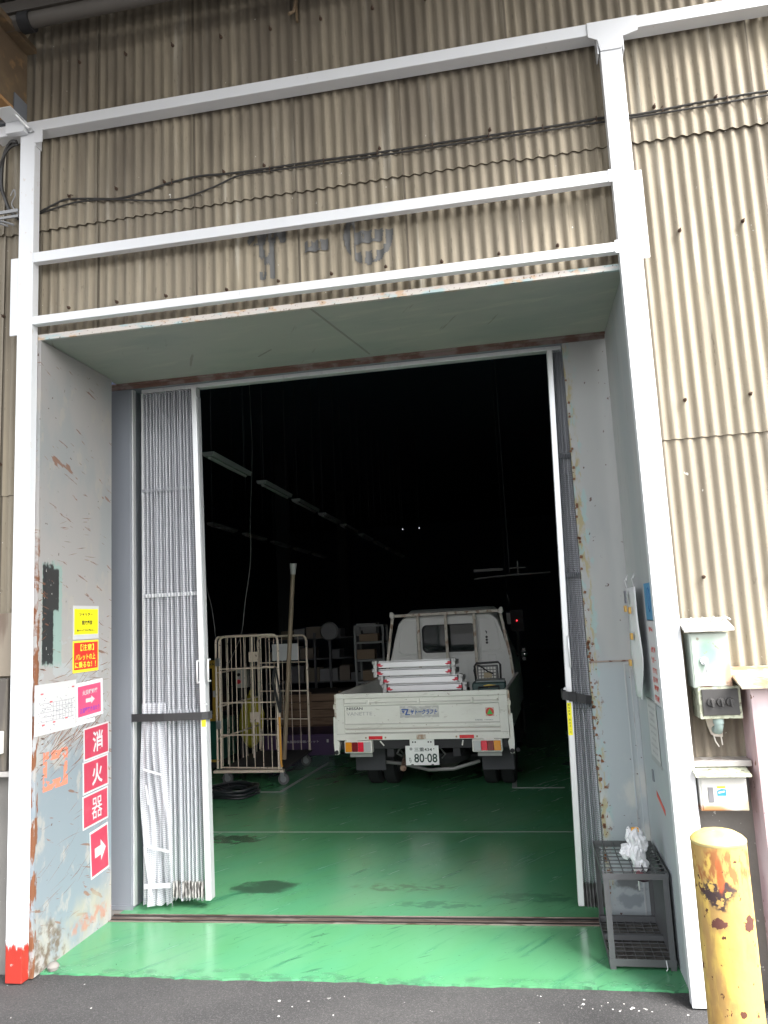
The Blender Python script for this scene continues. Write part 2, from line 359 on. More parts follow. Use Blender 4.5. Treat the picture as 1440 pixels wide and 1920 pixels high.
# ================================================================== SETTING
struct(box('asphalt_yard', m_asphalt, -40, 40, -60, .13, -.32, -.006))
fl = MB()
pts = []
n = 90
for i in range(n+1):
    x = .0 + 3.30*i/n
    pts.append((x, .098 + .038*x/3.3 + (random.random()-.5)*.014 + .007*math.sin(x*5) + .004*math.sin(x*23)))
vs = [(x, y, .004) for x, y in pts] + [(x, 1.2, .004) for x, y in pts] + [(x, y, -.02) for x, y in pts]
fl.add(vs, [(i, i+1, n+2+i, n+1+i) for i in range(n)] + [(2*(n+1)+i, 2*(n+1)+i+1, i+1, i) for i in range(n)])
struct(fl.build('apron_floor', m_floor))
struct(box('warehouse_floor', m_floor, -9, 9, 1.2, 34, -.05, .004))
struct(box('ground_under_walls', m_conc, -30, -.0, .131, 1.2, -.3, .0))
box('ground_under_walls', m_conc, 3.3, 30, .131, 1.2, -.3, .0)['kind'] = 'structure'
ml = flat('faded_floor_line', (.30, .34, .32), .5)
o = MB()
for (a, b, wd) in (((-.30, 4.30), (-.02, 4.30), .03), ((-.02, 4.29), (.10, 5.95), .045), ((2.46, 4.38), (2.95, 4.36), .025), ((2.45, 4.37), (2.40, 9.0), .05)):
    o.bar((a[0], a[1], .006), (b[0], b[1], .006), wd, .003)
o.box(-.3, 3.0, 2.76, 2.772, .005, .0065)
struct(o.build('floor_marking_lines', ml))

# warehouse shell (dark inside)
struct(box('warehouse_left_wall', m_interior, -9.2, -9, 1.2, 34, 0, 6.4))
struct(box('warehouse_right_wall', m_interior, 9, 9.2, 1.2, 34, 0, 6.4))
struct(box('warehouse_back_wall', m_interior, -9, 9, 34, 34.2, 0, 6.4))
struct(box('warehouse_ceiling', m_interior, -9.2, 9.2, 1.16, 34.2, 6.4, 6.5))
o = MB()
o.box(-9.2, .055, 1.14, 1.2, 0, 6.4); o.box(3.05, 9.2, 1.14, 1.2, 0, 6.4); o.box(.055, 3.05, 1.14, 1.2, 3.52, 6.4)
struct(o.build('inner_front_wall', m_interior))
mcol = flat('dark_steel_column', (.07, .075, .085), .7)
for i, (x, y) in enumerate(((-3.6, 9), (-3.6, 16), (-3.6, 23), (4.4, 9), (4.4, 16), (4.4, 23))):
    c = MB(); c.box(-.15, .15, -.15, -.135, 0, 6.4); c.box(-.15, .15, .135, .15, 0, 6.4); c.box(-.006, .006, -.135, .135, 0, 6.4)
    tag(c.build('steel_column', mcol, loc=(x, y, 0)), 'dark steel column deep in the unlit warehouse', 'column', 'steel columns inside the warehouse')

# ------------------------------------------------------------------ factory wall of corrugated cement sheets
wall = thing('factory_wall', 'tall weathered beige corrugated cement sheet wall above and beside the doorway', 'wall', (0, .09, 0))
PITCH = .0616; AMP = .0088
def wave(x): return -AMP*math.cos(2*math.pi*(x - .338)/PITCH)   # y offset; negative = towards the viewer
def sheet_mesh(name, x0, x1, z0, z1, lean):
    m = MB(); m.smooth = True
    nx = max(2, round((x1-x0)/PITCH*12)); nz_ = 6
    vs = []
    for j in range(nz_+1):
        t = j/nz_
        for i in range(nx+1):
            x = x0 + (x1-x0)*i/nx
            vs.append((x, wave(x) + lean*(1-t) - .009*((x-x0)/(x1-x0)), z0 + (z1-z0)*t))
    m.add(vs, [(j*(nx+1)+i, j*(nx+1)+i+1, (j+1)*(nx+1)+i+1, (j+1)*(nx+1)+i) for j in range(nz_) for i in range(nx)])
    m.smooth = False; m.cur = 1                     # lower lip and right edge of the sheet
    lip = []
    for i in range(nx+1):
        x, y, z = vs[i]; lip += [(x, y, z), (x, y+.010, z)]
    m.add(lip, [(2*i+1, 2*i+3, 2*i+2, 2*i) for i in range(nx)])
    e = [vs[nx], vs[-1]]
    m.add([(e[0][0], e[0][1], e[0][2]), (e[0][0], e[0][1]+.012, e[0][2]), (e[1][0], e[1][1]+.012, e[1][2]), e[1]], [(0, 1, 2, 3)])
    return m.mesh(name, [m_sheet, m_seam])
XK = lambda k: .338 + .616*k
rows = ((1.057, 2.597, -.004), (2.597, 4.213, -.010), (4.213, 5.80, -.016))
cache = {}
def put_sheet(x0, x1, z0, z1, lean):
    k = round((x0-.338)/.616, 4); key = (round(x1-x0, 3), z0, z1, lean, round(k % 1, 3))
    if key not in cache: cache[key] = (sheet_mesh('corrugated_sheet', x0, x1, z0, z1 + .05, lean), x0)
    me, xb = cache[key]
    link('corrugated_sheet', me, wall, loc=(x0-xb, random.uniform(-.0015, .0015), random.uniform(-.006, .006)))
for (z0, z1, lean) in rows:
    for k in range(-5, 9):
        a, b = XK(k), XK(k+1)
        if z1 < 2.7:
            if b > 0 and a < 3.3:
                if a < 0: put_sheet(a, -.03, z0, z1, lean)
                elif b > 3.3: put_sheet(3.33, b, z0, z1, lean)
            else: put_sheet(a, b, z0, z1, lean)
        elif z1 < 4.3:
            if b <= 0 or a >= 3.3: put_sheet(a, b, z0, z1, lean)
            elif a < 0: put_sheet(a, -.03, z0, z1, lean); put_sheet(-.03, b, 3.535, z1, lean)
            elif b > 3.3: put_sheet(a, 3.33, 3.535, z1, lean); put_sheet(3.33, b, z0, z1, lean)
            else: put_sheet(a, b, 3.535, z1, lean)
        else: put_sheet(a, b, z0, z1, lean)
# hook bolts of the sheeting
bm_ = MB()
bm_.lathe([(.0005, -.020), (.006, -.019), (.009, -.014), (.010, -.004)], 8, axis='y')
bm_.tube([(0, -.018, 0), (.002, -.030, .002)], .003, 6)
bme = bm_.mesh('hook_bolt', m_bolt)
for zr, xs in ((5.27, [.188 + .311*i for i in range(14)] + [-.3]), (4.395, [.165, .488, .792, 1.116, 1.416, 2.05, 2.66, 3.55, 3.86]), (3.688, [-.28] + [.172 + .3125*i for i in range(10)] + [3.573, 3.886]),
               (2.785, [-.266, 3.569, 3.874]), (1.905, [3.565, 3.87]), (1.18, [3.556])):
    for x in xs:
        x = .338 + PITCH*round((x-.338)/PITCH)     # bolts sit on the crests
        link('hook_bolt', bme, wall, loc=(x, -.0155 - (.006 if zr > 3.8 else 0), zr + random.uniform(-.008, .008)), rot=(0, random.uniform(-.6, .6), 0))
# faded stencil paint, sprayed onto the crests and hollows of the sheets
st = MB()
def in_glyph(x, z):
    if 1.262 <= x <= 1.50 and 3.925 <= z <= 4.06: return .72
    if 1.335 <= x <= 1.425 and 3.715 <= z < 3.93: return .9 if x < 1.352 or x > 1.40 else .55
    if 1.605 <= x <= 1.745 and 3.845 <= z <= 3.905: return .85
    ex, ez = (x-1.972)/.140, (z-3.905)/.178
    ix, iz = (x-1.972)/.085, (z-3.905)/.125
    r, ri = ex*ex+ez*ez, ix*ix+iz*iz
    if r < 1 and x < 1.895: return 1 if z < 4.05 else .5
    if r < 1 and x > 2.055: return 1 if z < 3.915 and ez > -.75 else 0
    if r < 1 and (z < 3.805): return .9
    if r < 1 and (z > 3.985): return .8
    if r < 1 and 3.855 < z < 3.925: return .9
    return 0
dx, dz = PITCH/12, .008
nzr = 0
for i in range(int((2.15-1.24)/dx)):
    for j in range(int((4.02-3.70)/dz)):
        x = 1.24 + i*dx; z = 3.70 + j*dz
        g = in_glyph(x+dx/2, z+dz/2)
        if not g: continue
        ph = math.cos(2*math.pi*(x+dx/2-.338)/PITCH)   # 1 on crest
        keep = g*(1.0 if ph < .25 else .30 if ph > .8 else .6)
        if noise.noise(Vector((x*22, z*16, 1)))*.9 + keep < .47: continue
        off = -.0145
        vs = [(xx, wave(xx)+off+.0, zz) for xx, zz in ((x, z), (x+dx, z), (x+dx, z+dz), (x, z+dz))]
        st.add(vs, [(0, 1, 2, 3)])
o = st.build('stencil_lettering', m_paint8, wall); o['label'] = 'faded black stencilled T-6 sprayed across the sheets'; o['kind'] = 'stuff'
o.location = (0, -.004, 0)

# low concrete walls beneath the sheets
for (x0, x1, lab) in ((3.33, 9.0, 'dirty grey concrete plinth wall below the right sheeting behind the bollard'), (-6, -.03, 'dirty grey concrete plinth wall below the left sheeting')):
    tag(box('plinth_wall', m_conc, x0, x1, .085, .125, -.01, 1.03, bevel=.004), lab, 'wall')
    m_rail = mat('rail_'+('r' if x0 > 0 else 'l'), (.42, .40, .38), .5, .3, layers=[dict(scale=12, thr=(.5, .65), col=(.24, .2, .17))])
for (x0, x1, lab) in ((3.36, 3.645, 'short grey steel rail under the right corrugated sheets'), (-3, -.12, 'grey steel rail under the left corrugated sheets')):
    tag(box('sill_rail', m_rail, x0, x1, -.02, .08, 1.033, 1.06, bevel=.003), lab, 'rail')

# ------------------------------------------------------------------ white portal frame
fr = thing('portal_frame', 'white painted steel frame of posts and beams around the warehouse doorway', 'frame', (0, 0, 0))
def hsec(x0, x1, y0, y1, z0, z1, name, m):       # post: front plate, web behind
    q = MB(); q.box(x0, x1, y0, y0+.058, z0, z1); return q.build(name, m, fr, .003)
hsec(-.116, -.020, -.03, .08, .002, 4.79, 'post', m_whitered)
hsec(3.281, 3.392, -.03, .08, .002, 4.79, 'post', m_white)
def beam(z0, z1, dep, x0, x1):
    q = MB()
    q.box(x0, x1, -.03, -.03+.006, z0, z1); q.box(x0, x1, -.024, -.03+dep, z0, z0+.006); q.box(x0, x1, -.024, -.03+dep, z1-.006, z1)
    return q.build('beam', m_white, fr, .0015)
beam(4.795, 4.862, .085, -.30, 9.0)
beam(3.955, 4.016, .045, -.019, 3.280)
beam(3.573, 3.622, .045, -.019, 3.280)
for x0, x1 in ((-.165, -.117), (3.393, 3.428)):
    box('splice_plate', m_white, x0, x1, -.028, -.018, 3.520, 3.996, fr, .0015)
# gussets and clips at the post heads
q = MB(); q.box(-.019, .033, -.036, -.030, 4.715, 4.80); q.box(-.019, -.013, -.0295, .03, 4.70, 4.795); q.build('gusset_plate', m_white, fr, .001)
q = MB(); q.prism([(3.225, 4.862), (3.48, 4.862), (3.48, 4.775), (3.402, 4.755), (3.392, 4.69), (3.281, 4.69), (3.272, 4.755), (3.225, 4.78)], -.037, -.0305); q.build('gusset_plate', m_white, fr, .001)
for x in (3.268, 3.397): box('web_stiffener', m_white, x, x+.008, -.0295, .05, 4.68, 4.79, fr, .001)
q = MB(); q.box(-.185, -.062, -.075, -.036, 4.775, 4.851); q.box(-.185, -.062, -.20, -.0752, 4.846, 4.851); q.build('bracket_box', m_white, fr, .002)
q = MB(); q.tube([(-.10, -.16, 4.87), (-.045, -.055, 4.80)], .008, 8); q.lathe([(.0, -.0505), (.014, -.05), (.014, -.04)], 6, c=(-.04, 0, 4.795), axis='y'); q.build('clamp_rod', m_alu, fr)
# weld plate on second beam ends
for z in (3.985, 3.597):
    box('end_plate', m_white, 3.262, 3.2805, -.034, -.0305, z-.034, z+.034, fr, .001)

# ------------------------------------------------------------------ recess: side walls, soffit
lw = tag(MB().box(-.03, 0, .03, .82, .0, 3.50).build('left_reveal_wall', m_revealL, bevel=.002), 'scratched pale grey steel side wall left of the doorway covered in signs', 'wall')
rw = tag(MB().box(3.3, 3.33, .03, .96, .0, 3.50).build('right_reveal_wall', m_revealR, bevel=.002), 'blue grey steel side wall right of the doorway with notices', 'wall')
sf = thing('soffit', 'grey green painted steel soffit over the recessed doorway', 'soffit')
MB().box(-.03, 3.33, .05, .986, 3.503, 3.535).build('soffit_panel', m_soffit, sf)
MB().box(-.02, 3.32, .028, .049, 3.497, 3.531).build('front_flange', m_flange, sf, .0015)
MB().bar((1.63, .06, 3.5015), (1.80, .88, 3.5015), .012, .002).bar((1.1, .70, 3.5015), (1.22, .60, 3.5015), .01, .002).build('weld_seam', flat('weld_smear', (.25,.24,.22), .7), sf)
# rust streaks scratched along the left reveal, each a thin raised flake of rust
sc = MB(); random.seed(11)
def streak(y, z, ln, ang, wd):
    p = []; k = 6; bend = random.uniform(-.25, .25)
    for i in range(k+1):
        t = i/k
        p.append((y + ln*t*math.cos(ang), z + ln*(t*math.sin(ang) + bend*t*t*.5), wd*math.sin(math.pi*min(.97, max(.06, t)))*random.uniform(.6, 1.2)))
    vs = []
    for (a, b, c_) in p: vs += [(.0008, a, b - c_/2), (.0008, a, b + c_/2)]
    if max(v[1] for v in vs) > .81 or min(v[1] for v in vs) < .033: return
    sc.add(vs, [(2*i, 2*i+2, 2*i+3, 2*i+1) for i in range(k)])
for i in range(80):
    streak(random.uniform(.04, .55), random.gauss(1.16, .10), random.uniform(.06, .34), random.uniform(.15, .75), random.uniform(.002, .008))
for i in range(30):
    streak(random.uniform(.04, .72), random.gauss(1.52, .05), random.uniform(.05, .3), random.uniform(-.2, .7), random.uniform(.002, .006))
for i in range(26):
    streak(random.uniform(.04, .7), random.uniform(.1, .8), random.uniform(.04, .25), random.uniform(.1, .6), random.uniform(.001, .004))
for i in range(30):
    streak(random.uniform(.035, .09), random.uniform(.9, 2.2), random.uniform(.02, .07), random.uniform(-.3, .5), random.uniform(.003, .009))
for i in range(24):
    streak(random.uniform(.6, .8), random.uniform(1.2, 1.9), random.uniform(.015, .06), random.uniform(-1.2, 1.2), random.uniform(.002, .006))
for i in range(12):
    streak(random.uniform(.15, .5), random.uniform(2.2, 2.5), random.uniform(.02, .14), random.uniform(-.1, .3), random.uniform(.001, .004))
o = sc.build('rust_scratches', mat('rust_scratch', (.22, .10, .06), .85, layers=[dict(scale=40, thr=(.45, .6), col=(.10, .06, .045))]), lw); o['kind'] = 'stuff'
# remains of an orange painted square
q = MB()
for (y0, y1, z0, z1) in ((.10, .335, 1.085, 1.135), (.10, .335, .925, .975), (.10, .135, .975, 1.085), (.295, .33, .975, 1.085)):
    kx = 9; kz = 5
    for i in range(kx*3):
        for j in range(kz*3):
            a0 = y0+(y1-y0)*i/(kx*3); a1 = y0+(y1-y0)*(i+1)/(kx*3); b0 = z0+(z1-z0)*j/(kz*3); b1 = z0+(z1-z0)*(j+1)/(kz*3)
            if noise.noise(Vector((a0*28, b0*40, 4))) > .12: continue
            q.add([(.0006, a0, b0), (.0006, a1, b0), (.0006, a1, b1), (.0006, a0, b1)], [(0, 1, 2, 3)])
o = q.build('peeled_orange_square', flat('orange_remains', (.62, .19, .12), .7), lw); o['kind'] = 'stuff'
# pair of cable lugs and small stone at the foot
tag(MB().lathe([(.002, 0), (.026, .002), (.033, .02), (.022, .036), (.004, .042)], 9).build('stone', m_conc, loc=(.055, .13, .004)), 'small grey stone at the foot of the scratched left wall', 'stone')

# inner jamb, lintel, sliding door
jb = tag(MB().box(-.24, .050, .985, 1.135, .004, 3.52).build('door_jamb', m_jamb, bevel=.004), 'dark blue grey steel jamb column left of the strip curtain', 'jamb')
box('foot_plate', m_jamb, -.24, .060, .975, .984, .004, .03, jb)
box('edge_strip', m_alu, .0505, .060, 1.0, 1.04, .02, 3.5, jb, .001)
lt = thing('lintel', 'grey steel lintel channel with rusty edge over the curtain track', 'lintel')
MB().box(-.1, 3.3, .93, .955, 3.49, 3.502).box(-.1, 3.3, .96, .975, 3.47, 3.50).build('rusty_angle', mat('rusty_angle', (.13,.07,.055), .8, layers=[dict(scale=8, thr=(.45,.6), col=(.2,.15,.14))]), lt)
MB().box(.0, 3.06, .99, 1.13, 3.475, 3.52).build('channel', m_jamb, lt, .002)
tr = MB().box(.115, 3.03, 1.02, 1.08, 3.447, 3.474).build('curtain_track', m_alu, bevel=.003)
tag(tr, 'pale aluminium track along the top of the doorway carrying the curtains', 'track')
sdr = thing('sliding_door', 'worn blue grey steel sliding door parked at the right side of the doorway', 'door', (0, 0, 0))
MB().box(3.035, 3.50, .99, 1.03, .015, 3.485).build('door_leaf', m_pier, sdr, .003)
MB().box(3.036, 3.298, .984, .9895, .02, 1.455).build('lower_panel', m_pier, sdr, .001)
MB().box(3.236, 3.244, .978, .9838, .02, 1.45).box(3.244, 3.298, .978, .9838, 1.442, 1.45).box(3.268, 3.273, .978, .9838, .02, 1.415).box(3.273, 3.298, .978, .9838, 1.41, 1.415).build('frame_moulding', m_revealR, sdr, .0008)
MB().box(3.036, 3.298, .9835, .9895, 1.457, 1.466).build('panel_lip', mat('lip_rust', (.30,.24,.21), .8, layers=[dict(scale=30, thr=(.5,.6), col=(.14,.07,.05))]), sdr)
q = MB(); random.seed(5)                             # torn rusty rim of the door edge
for i in range(70):
    z = random.uniform(.1, 1.6) if i < 48 else random.uniform(1.6, 3.3); s_ = random.uniform(.004, .016)
    x = 3.034 + random.uniform(-.004, .010)
    q.prism([(x-s_*.4, z-s_*.5), (x+s_*.8, z-s_*.7), (x+s_, z+s_*.4), (x, z+s_*.7)], .981, .9835)
q.build('rust_flakes', flat('rust_flake', (.17, .08, .045), .9), sdr)['kind'] = 'stuff'

# floor rail in its slot
rl = thing('floor_rail', 'brown steel door rail sunk in a dark slot across the green floor', 'rail', (0, .832, .0), .0262)
MB().box(-.02, 3.32, -.046, .056, .0045, .0062).build('slot', m_dark, rl)
MB().box(-.02, 3.32, -.012, .018, .0063, .011).box(-.02, 3.32, -.052, -.046, .0045, .012).box(-.02, 3.32, .056, .062, .0045, .012).build('rail_head', m_track, rl, .001)

# ------------------------------------------------------------------ canopy over the yard (its underside shows at the top left)
cn = thing('canopy', 'dark corrugated canopy roof overhead with rusty girder and old pipe', 'canopy')
def canopy_sheet(x0, x1, y0, y1, z0, z1):
    m = MB(); m.smooth = True
    nx = round((x1-x0)/.0616*6); vs = []
    for j in range(2):
        for i in range(nx+1):
            x = x0+(x1-x0)*i/nx; vs.append((x, (y0, y1)[j], (z0, z1)[j] + .012*math.cos(2*math.pi*x/.0616)))
    m.add(vs, [(i, i+1, nx+2+i, nx+1+i) for i in range(nx)]); return m
CX0, CX1, CY = -.50, 4.4, -5.6
for a in range(9):
    x0 = CX0 + (CX1-CX0)*a/9; x1 = CX0 + (CX1-CX0)*(a+1)/9
    canopy_sheet(x0, x1+.01,   .20, CY, 5.60 - .003*(a % 2), 5.95).build('roof_sheet', m_canopy, cn)
MB().box(CX0, CX1, -.16, -.08, 5.50, 5.575).build('purlin', m_pipe, cn, .004)
MB().box(CX0, CX1, -1.6, -1.5, 5.66, 5.76).build('purlin', m_pipe, cn, .004)
MB().tube([(-.8, -.17, 5.40), (CX1, -.17, 5.44)], .045, 12).build('pipe', m_pipe, cn)
MB().lathe([(.058, -.02), (.058, .05)], 14, c=(0, -.17, 5.40), axis='x').build('pipe_collar', m_rubber, cn)
MB().tube([(.055, -.15, 5.42), (-.11, -.03, 5.39)], .009, 8).build('stay_rod', flat('stay_rod', (.34,.29,.21), .8), cn)
MB().tube([(1.62, .06, 5.50), (1.60, .04, 5.33), (1.575, .02, 5.30)], .010, 8).build('hook', flat('hook_rust', (.22,.16,.10), .8), cn)
MB().box(1.606, 1.616, .055, .075, 5.28, 5.50).build('hook_plate', m_girder, cn)
gd = MB(); gd.box(-.32, -.12, -3.3, .03, 4.93, 5.36)
g = gd.build('girder', m_girder, cn, .004)
MB().box(-.335, -.118, -3.3, .028, 4.905, 4.929).build('girder_flange', m_girderb, cn, .003)
MB().box(-.34, -.055, -3.3, .030, 5.361, 5.40).build('girder_lip', m_girder, cn, .006)
MB().box(-.335, -.117, -.035, .02, 4.88, 4.904).box(-.116, -.110, -.10, .02, 4.88, 5.02).build('girder_bracket', m_jamb, cn, .001)

# ------------------------------------------------------------------ cables on the wall
def cable(name, pts, r, lab, mat_=None, clips=()):
    q = MB()
    P = [Vector(p) for p in pts]; S = []
    for i in range(len(P)-1):                      # Catmull-Rom
        p0 = P[max(i-1, 0)]; p1 = P[i]; p2 = P[i+1]; p3 = P[min(i+2, len(P)-1)]
        for k in range(6):
            t = k/6; S.append(.5*((2*p1) + (p2-p0)*t + (2*p0-5*p1+4*p2-p3)*t*t + (3*p1-p0-3*p2+p3)*t**3))
    S.append(P[-1]); q.tube(S, r, 6)
    o = q.build(name, mat_ or m_cable)
    tag(o, lab, 'cable'); return o
CYW = .060
cableA = cable('wall_cable', [(x, CYW, z) for x, z in ((-.04, 4.325), (.048, 4.358), (.137, 4.38), (.3, 4.36), (.468, 4.335), (.639, 4.351), (.809, 4.384), (.992, 4.397), (1.157, 4.385), (1.424, 4.379), (1.7, 4.378), (2.026, 4.371), (2.5, 4.372), (3.0, 4.368), (3.31, 4.372), (3.45, 4.36), (3.8, 4.375), (4.2, 4.38), (5.2, 4.38))], .0062,
      'long black cable strung across the whole corrugated wall above the stencil')
cableB = cable('wall_cable', [(x, CYW-.004, z-.006) for x, z in ((-.04, 4.318), (.172, 4.354), (.33, 4.35), (.468, 4.333), (.673, 4.295), (.874, 4.278), (1.073, 4.318), (1.238, 4.367), (1.424, 4.366), (1.7, 4.361), (2.026, 4.356), (2.5, 4.355), (3.0, 4.352), (3.31, 4.352), (3.45, 4.35), (3.8, 4.352), (4.2, 4.36), (5.2, 4.36))], .005,
      'second black cable that sags in a loop below the long wall cable')
for x in (.17, .82, 1.42, 1.74, 2.05, 2.36, 2.67, 2.96, 3.24, 3.58, 3.9):
    q = MB(); q.tube([(0, .02, -.004), (0, -.014, -.018), (.002, -.018, .008), (0, .016, .022)], .0025, 5)
    q.build('cable_tie', m_bolt, cableA, loc=(x, CYW, 4.368 + (.02 if x < 1 else 0)))
cable('looped_cable', [(-.14, -.03, 4.745), (-.19, -.02, 4.755), (-.245, 0, 4.70), (-.275, .02, 4.60), (-.28, .03, 4.50), (-.262, .04, 4.43), (-.235, .04, 4.36), (-.20, .04, 4.32), (-.17, .04, 4.29)], .011, 'thick black cable looping from the girder end left of the white post')
cable('looped_cable', [(-.14, -.02, 4.735), (-.20, -.01, 4.73), (-.262, 0, 4.66), (-.296, .02, 4.57), (-.30, .03, 4.47), (-.34, .04, 4.38)], .008, 'thinner black cable outside the thick loop left of the white post')
cable('loose_wire', [(-.22, .03, 4.44), (-.19, .02, 4.47), (-.18, .02, 4.43), (-.21, .03, 4.38), (-.16, .03, 4.31), (-.14, .03, 4.27)], .004, 'thin grey wire curling beside the left white post', flat('grey_wire', (.3,.3,.3), .5))
q = MB(); q.box(-.30, -.14, -.01, .0, 4.305, 4.325).box(-.36, -.13, -.02, -.01, 4.265, 4.28).tube([(-.34, -.03, 4.26), (-.22, -.03, 4.24), (-.15, -.03, 4.21)], .007, 6).tube([(-.34, -.04, 4.30), (-.25, -.05, 4.23), (-.18, -.04, 4.20)], .006, 6)
tag(q.build('cable_bracket', flat('bracket_zinc', (.22,.22,.22), .45, .5)), 'silver cable bracket with clamps left of the white post top', 'bracket')

# left edge: board, lamp housing and small box seen past the post
tag(MB().box(-.50, -.165, .045, .068, 1.565, 1.915).build('brown_board', mat('brown_board', (.26,.22,.17), .8, layers=[dict(scale=(12,12,2), thr=(.45,.65), col=(.16,.12,.09))]), bevel=.002), 'weathered brown board on the wall left of the white post', 'board')
tag(MB().box(-.45, -.155, .0, .07, 1.06, 1.555).build('stained_board', mat('dark_panel', (.09,.08,.07), .8, layers=[dict(scale=(12,12,2), thr=(.45,.65), col=(.16,.14,.11))]), bevel=.006), 'dark stained panel below the brown board at the left edge', 'panel')
tag(MB().box(-.34, -.165, -.06, -.002, 1.155, 1.275).build('junction_box', flat('pale_box', (.58,.57,.53), .5), bevel=.006), 'pale grey junction box at the far left edge', 'box')

# ------------------------------------------------------------------ strip curtains
def vinyl():
    m = bpy.data.materials.new('reinforced_clear_vinyl'); m.use_nodes = True; nt = m.node_tree; N = nt.nodes; L = nt.links
    b = N['Principled BSDF']; b.inputs['Roughness'].default_value = .22; b.inputs['Base Color'].default_value = (.66, .68, .73, 1)
    uv = N.new('ShaderNodeTexCoord'); sp = N.new('ShaderNodeSeparateXYZ'); L.new(uv.outputs['UV'], sp.inputs[0])
    def line(o_, pitch, wdt):
        a = N.new('ShaderNodeMath'); a.operation = 'DIVIDE'; L.new(o_, a.inputs[0]); a.inputs[1].default_value = pitch
        f = N.new('ShaderNodeMath'); f.operation = 'FRACT'; L.new(a.outputs[0], f.inputs[0])
        c = N.new('ShaderNodeMath'); c.operation = 'LESS_THAN'; L.new(f.outputs[0], c.inputs[0]); c.inputs[1].default_value = wdt; return c.outputs[0]
    mx = N.new('ShaderNodeMath'); mx.operation = 'MAXIMUM'; L.new(line(sp.outputs[0], .0125, .2), mx.inputs[0]); L.new(line(sp.outputs[1], .0125, .26), mx.inputs[1])
    al = N.new('ShaderNodeMapRange'); L.new(mx.outputs[0], al.inputs['Value']); al.inputs['To Min'].default_value = .42; al.inputs['To Max'].default_value = .72
    L.new(al.outputs[0], b.inputs['Alpha'])
    n = N.new('ShaderNodeTexNoise'); n.inputs['Scale'].default_value = 3; 
    c2 = N.new('ShaderNodeMix'); c2.data_type = 'RGBA'; L.new(n.outputs['Fac'], c2.inputs['Factor']); c2.inputs['A'].default_value = (.60,.61,.65,1); c2.inputs['B'].default_value = (.50,.515,.56,1)
    L.new(c2.outputs['Result'], b.inputs['Base Color'])
    return m
m_vinyl = vinyl()
m_tape = flat('clear_tape', (.50, .51, .53), .3)
def curtain_mesh(name, xa, xb, y0, folds, amp, z0, z1, extra, seed):
    """xa(t), xb(t): left and right edge by height t (0 bottom .. 1 top)"""
    random.seed(seed)
    nx = folds*6; nz_ = 44; jit = [random.uniform(.6, 1.35) for _ in range(folds+1)]; ph = [random.uniform(0, 6) for _ in range(folds+1)]
    wts = [random.uniform(.7, 1.3) for _ in range(folds)]; tot = sum(wts); cum = [0]
    for w_ in wts: cum.append(cum[-1] + w_/tot)
    m = MB(); m.smooth = True; vs = []; uvs = []
    for j in range(nz_+1):
        t = j/nz_; z = z0 + (z1-z0)*t; s = 0; last = None
        for i in range(nx+1):
            f = i/6; k = min(int(f), folds-1); fr_ = f - k
            u = cum[k] + (cum[k+1]-cum[k])*fr_
            x = xa(t) + (xb(t)-xa(t))*u
            a = amp*jit[k]*(1 + .15*math.sin(3*t+ph[k]))
            tri = math.cos(2*math.pi*fr_)
            tri = math.copysign(abs(tri)**.7, tri)
            y = y0 - a*tri*.5 + extra(u, t)
            x += .004*math.sin(5*t + ph[k]) * (1-t)
            zz = z + (0 if j else .006*math.sin(i*1.3))
            vs.append((x, y, zz))
            if last is not None: s += math.hypot(x-last[0], y-last[1])
            last = (x, y); uvs.append((s, zz))
    fs = [(j*(nx+1)+i, j*(nx+1)+i+1, (j+1)*(nx+1)+i+1, (j+1)*(nx+1)+i) for j in range(nz_) for i in range(nx)]
    m.add(vs, fs); me = m.mesh(name, m_vinyl); ul = me.uv_layers.new(name='UVMap')
    for p in me.polygons:
        for li, vi in zip(p.loop_indices, p.vertices): ul.data[li].uv = uvs[vi]
    return me
def band(z, h, xa, xb, y, name, mt, parent, folds, amp):
    m = MB(); m.smooth = True; n_ = folds*6; vs = []
    for j in range(2):
        for i in range(n_+1):
            u = i/n_; vs.append((xa+(xb-xa)*u, y - amp*.5*math.cos(2*math.pi*u*folds) - .004, z + h*j))
    m.add(vs, [(i, i+1, n_+2+i, n_+1+i) for i in range(n_)]); return m.build(name, mt, parent)
m_seamv = mat('vinyl_seam', (.30, .31, .34), .3)
m_grime = flat('vinyl_hem_grime', (.16, .155, .15), .6)
# left curtain
lc = thing('accordion_curtain', 'wide pleated clear vinyl curtain bunched at the left side of the doorway', 'curtain')
le = lambda z: .540 + .035*(3.44-z)/3.4          # leading post leans a little
link('curtain_sheet', curtain_mesh('curtain_sheet', lambda t: .30 - .17*min(1, t*1.0) if t < .0 else .13 + .16*max(0, 1-t*1.0)*(1 if t < 1 else 0)*0 + (.0), lambda t: le(.06+3.38*t)-.03, 1.05, 16, .085, .055, 3.44,
     lambda u, t: .0, 3), lc)
# loose, creased fold hanging in front of the lower left pleats
def loose(u, t): return -.035 - .03*math.sin(7*u+4*t)*(1-t) + .012*math.sin(23*u+9*t)
link('curtain_sheet', curtain_mesh('curtain_sheet', lambda t: .125+.012*math.sin(6*t), lambda t: .345-.05*t, 1.03, 4, .022, .03, 1.30, loose, 8), lc)
for z, mt, h in ((2.73, m_seamv, .022), (2.0, m_tape, .025), (1.22, m_seamv, .03)):
    band(z, h, .125, le(z)-.03, 1.02, 'curtain_seam', mt, lc, 17, .03)
band(.075, .10, .33, le(.1)-.03, 1.012, 'curtain_hem', mat('hem_grime', (.36,.35,.34), .5, layers=[dict(scale=(60,60,18), thr=(.42,.6), col=(.08,.075,.07))]), lc, 10, .03)
q = MB()
q.bar((.155, .955, .405), (.32, .955, .37), .004, .016); q.bar((.158, .954, .40), (.20, .954, .10), .004, .018, (1,0,0))
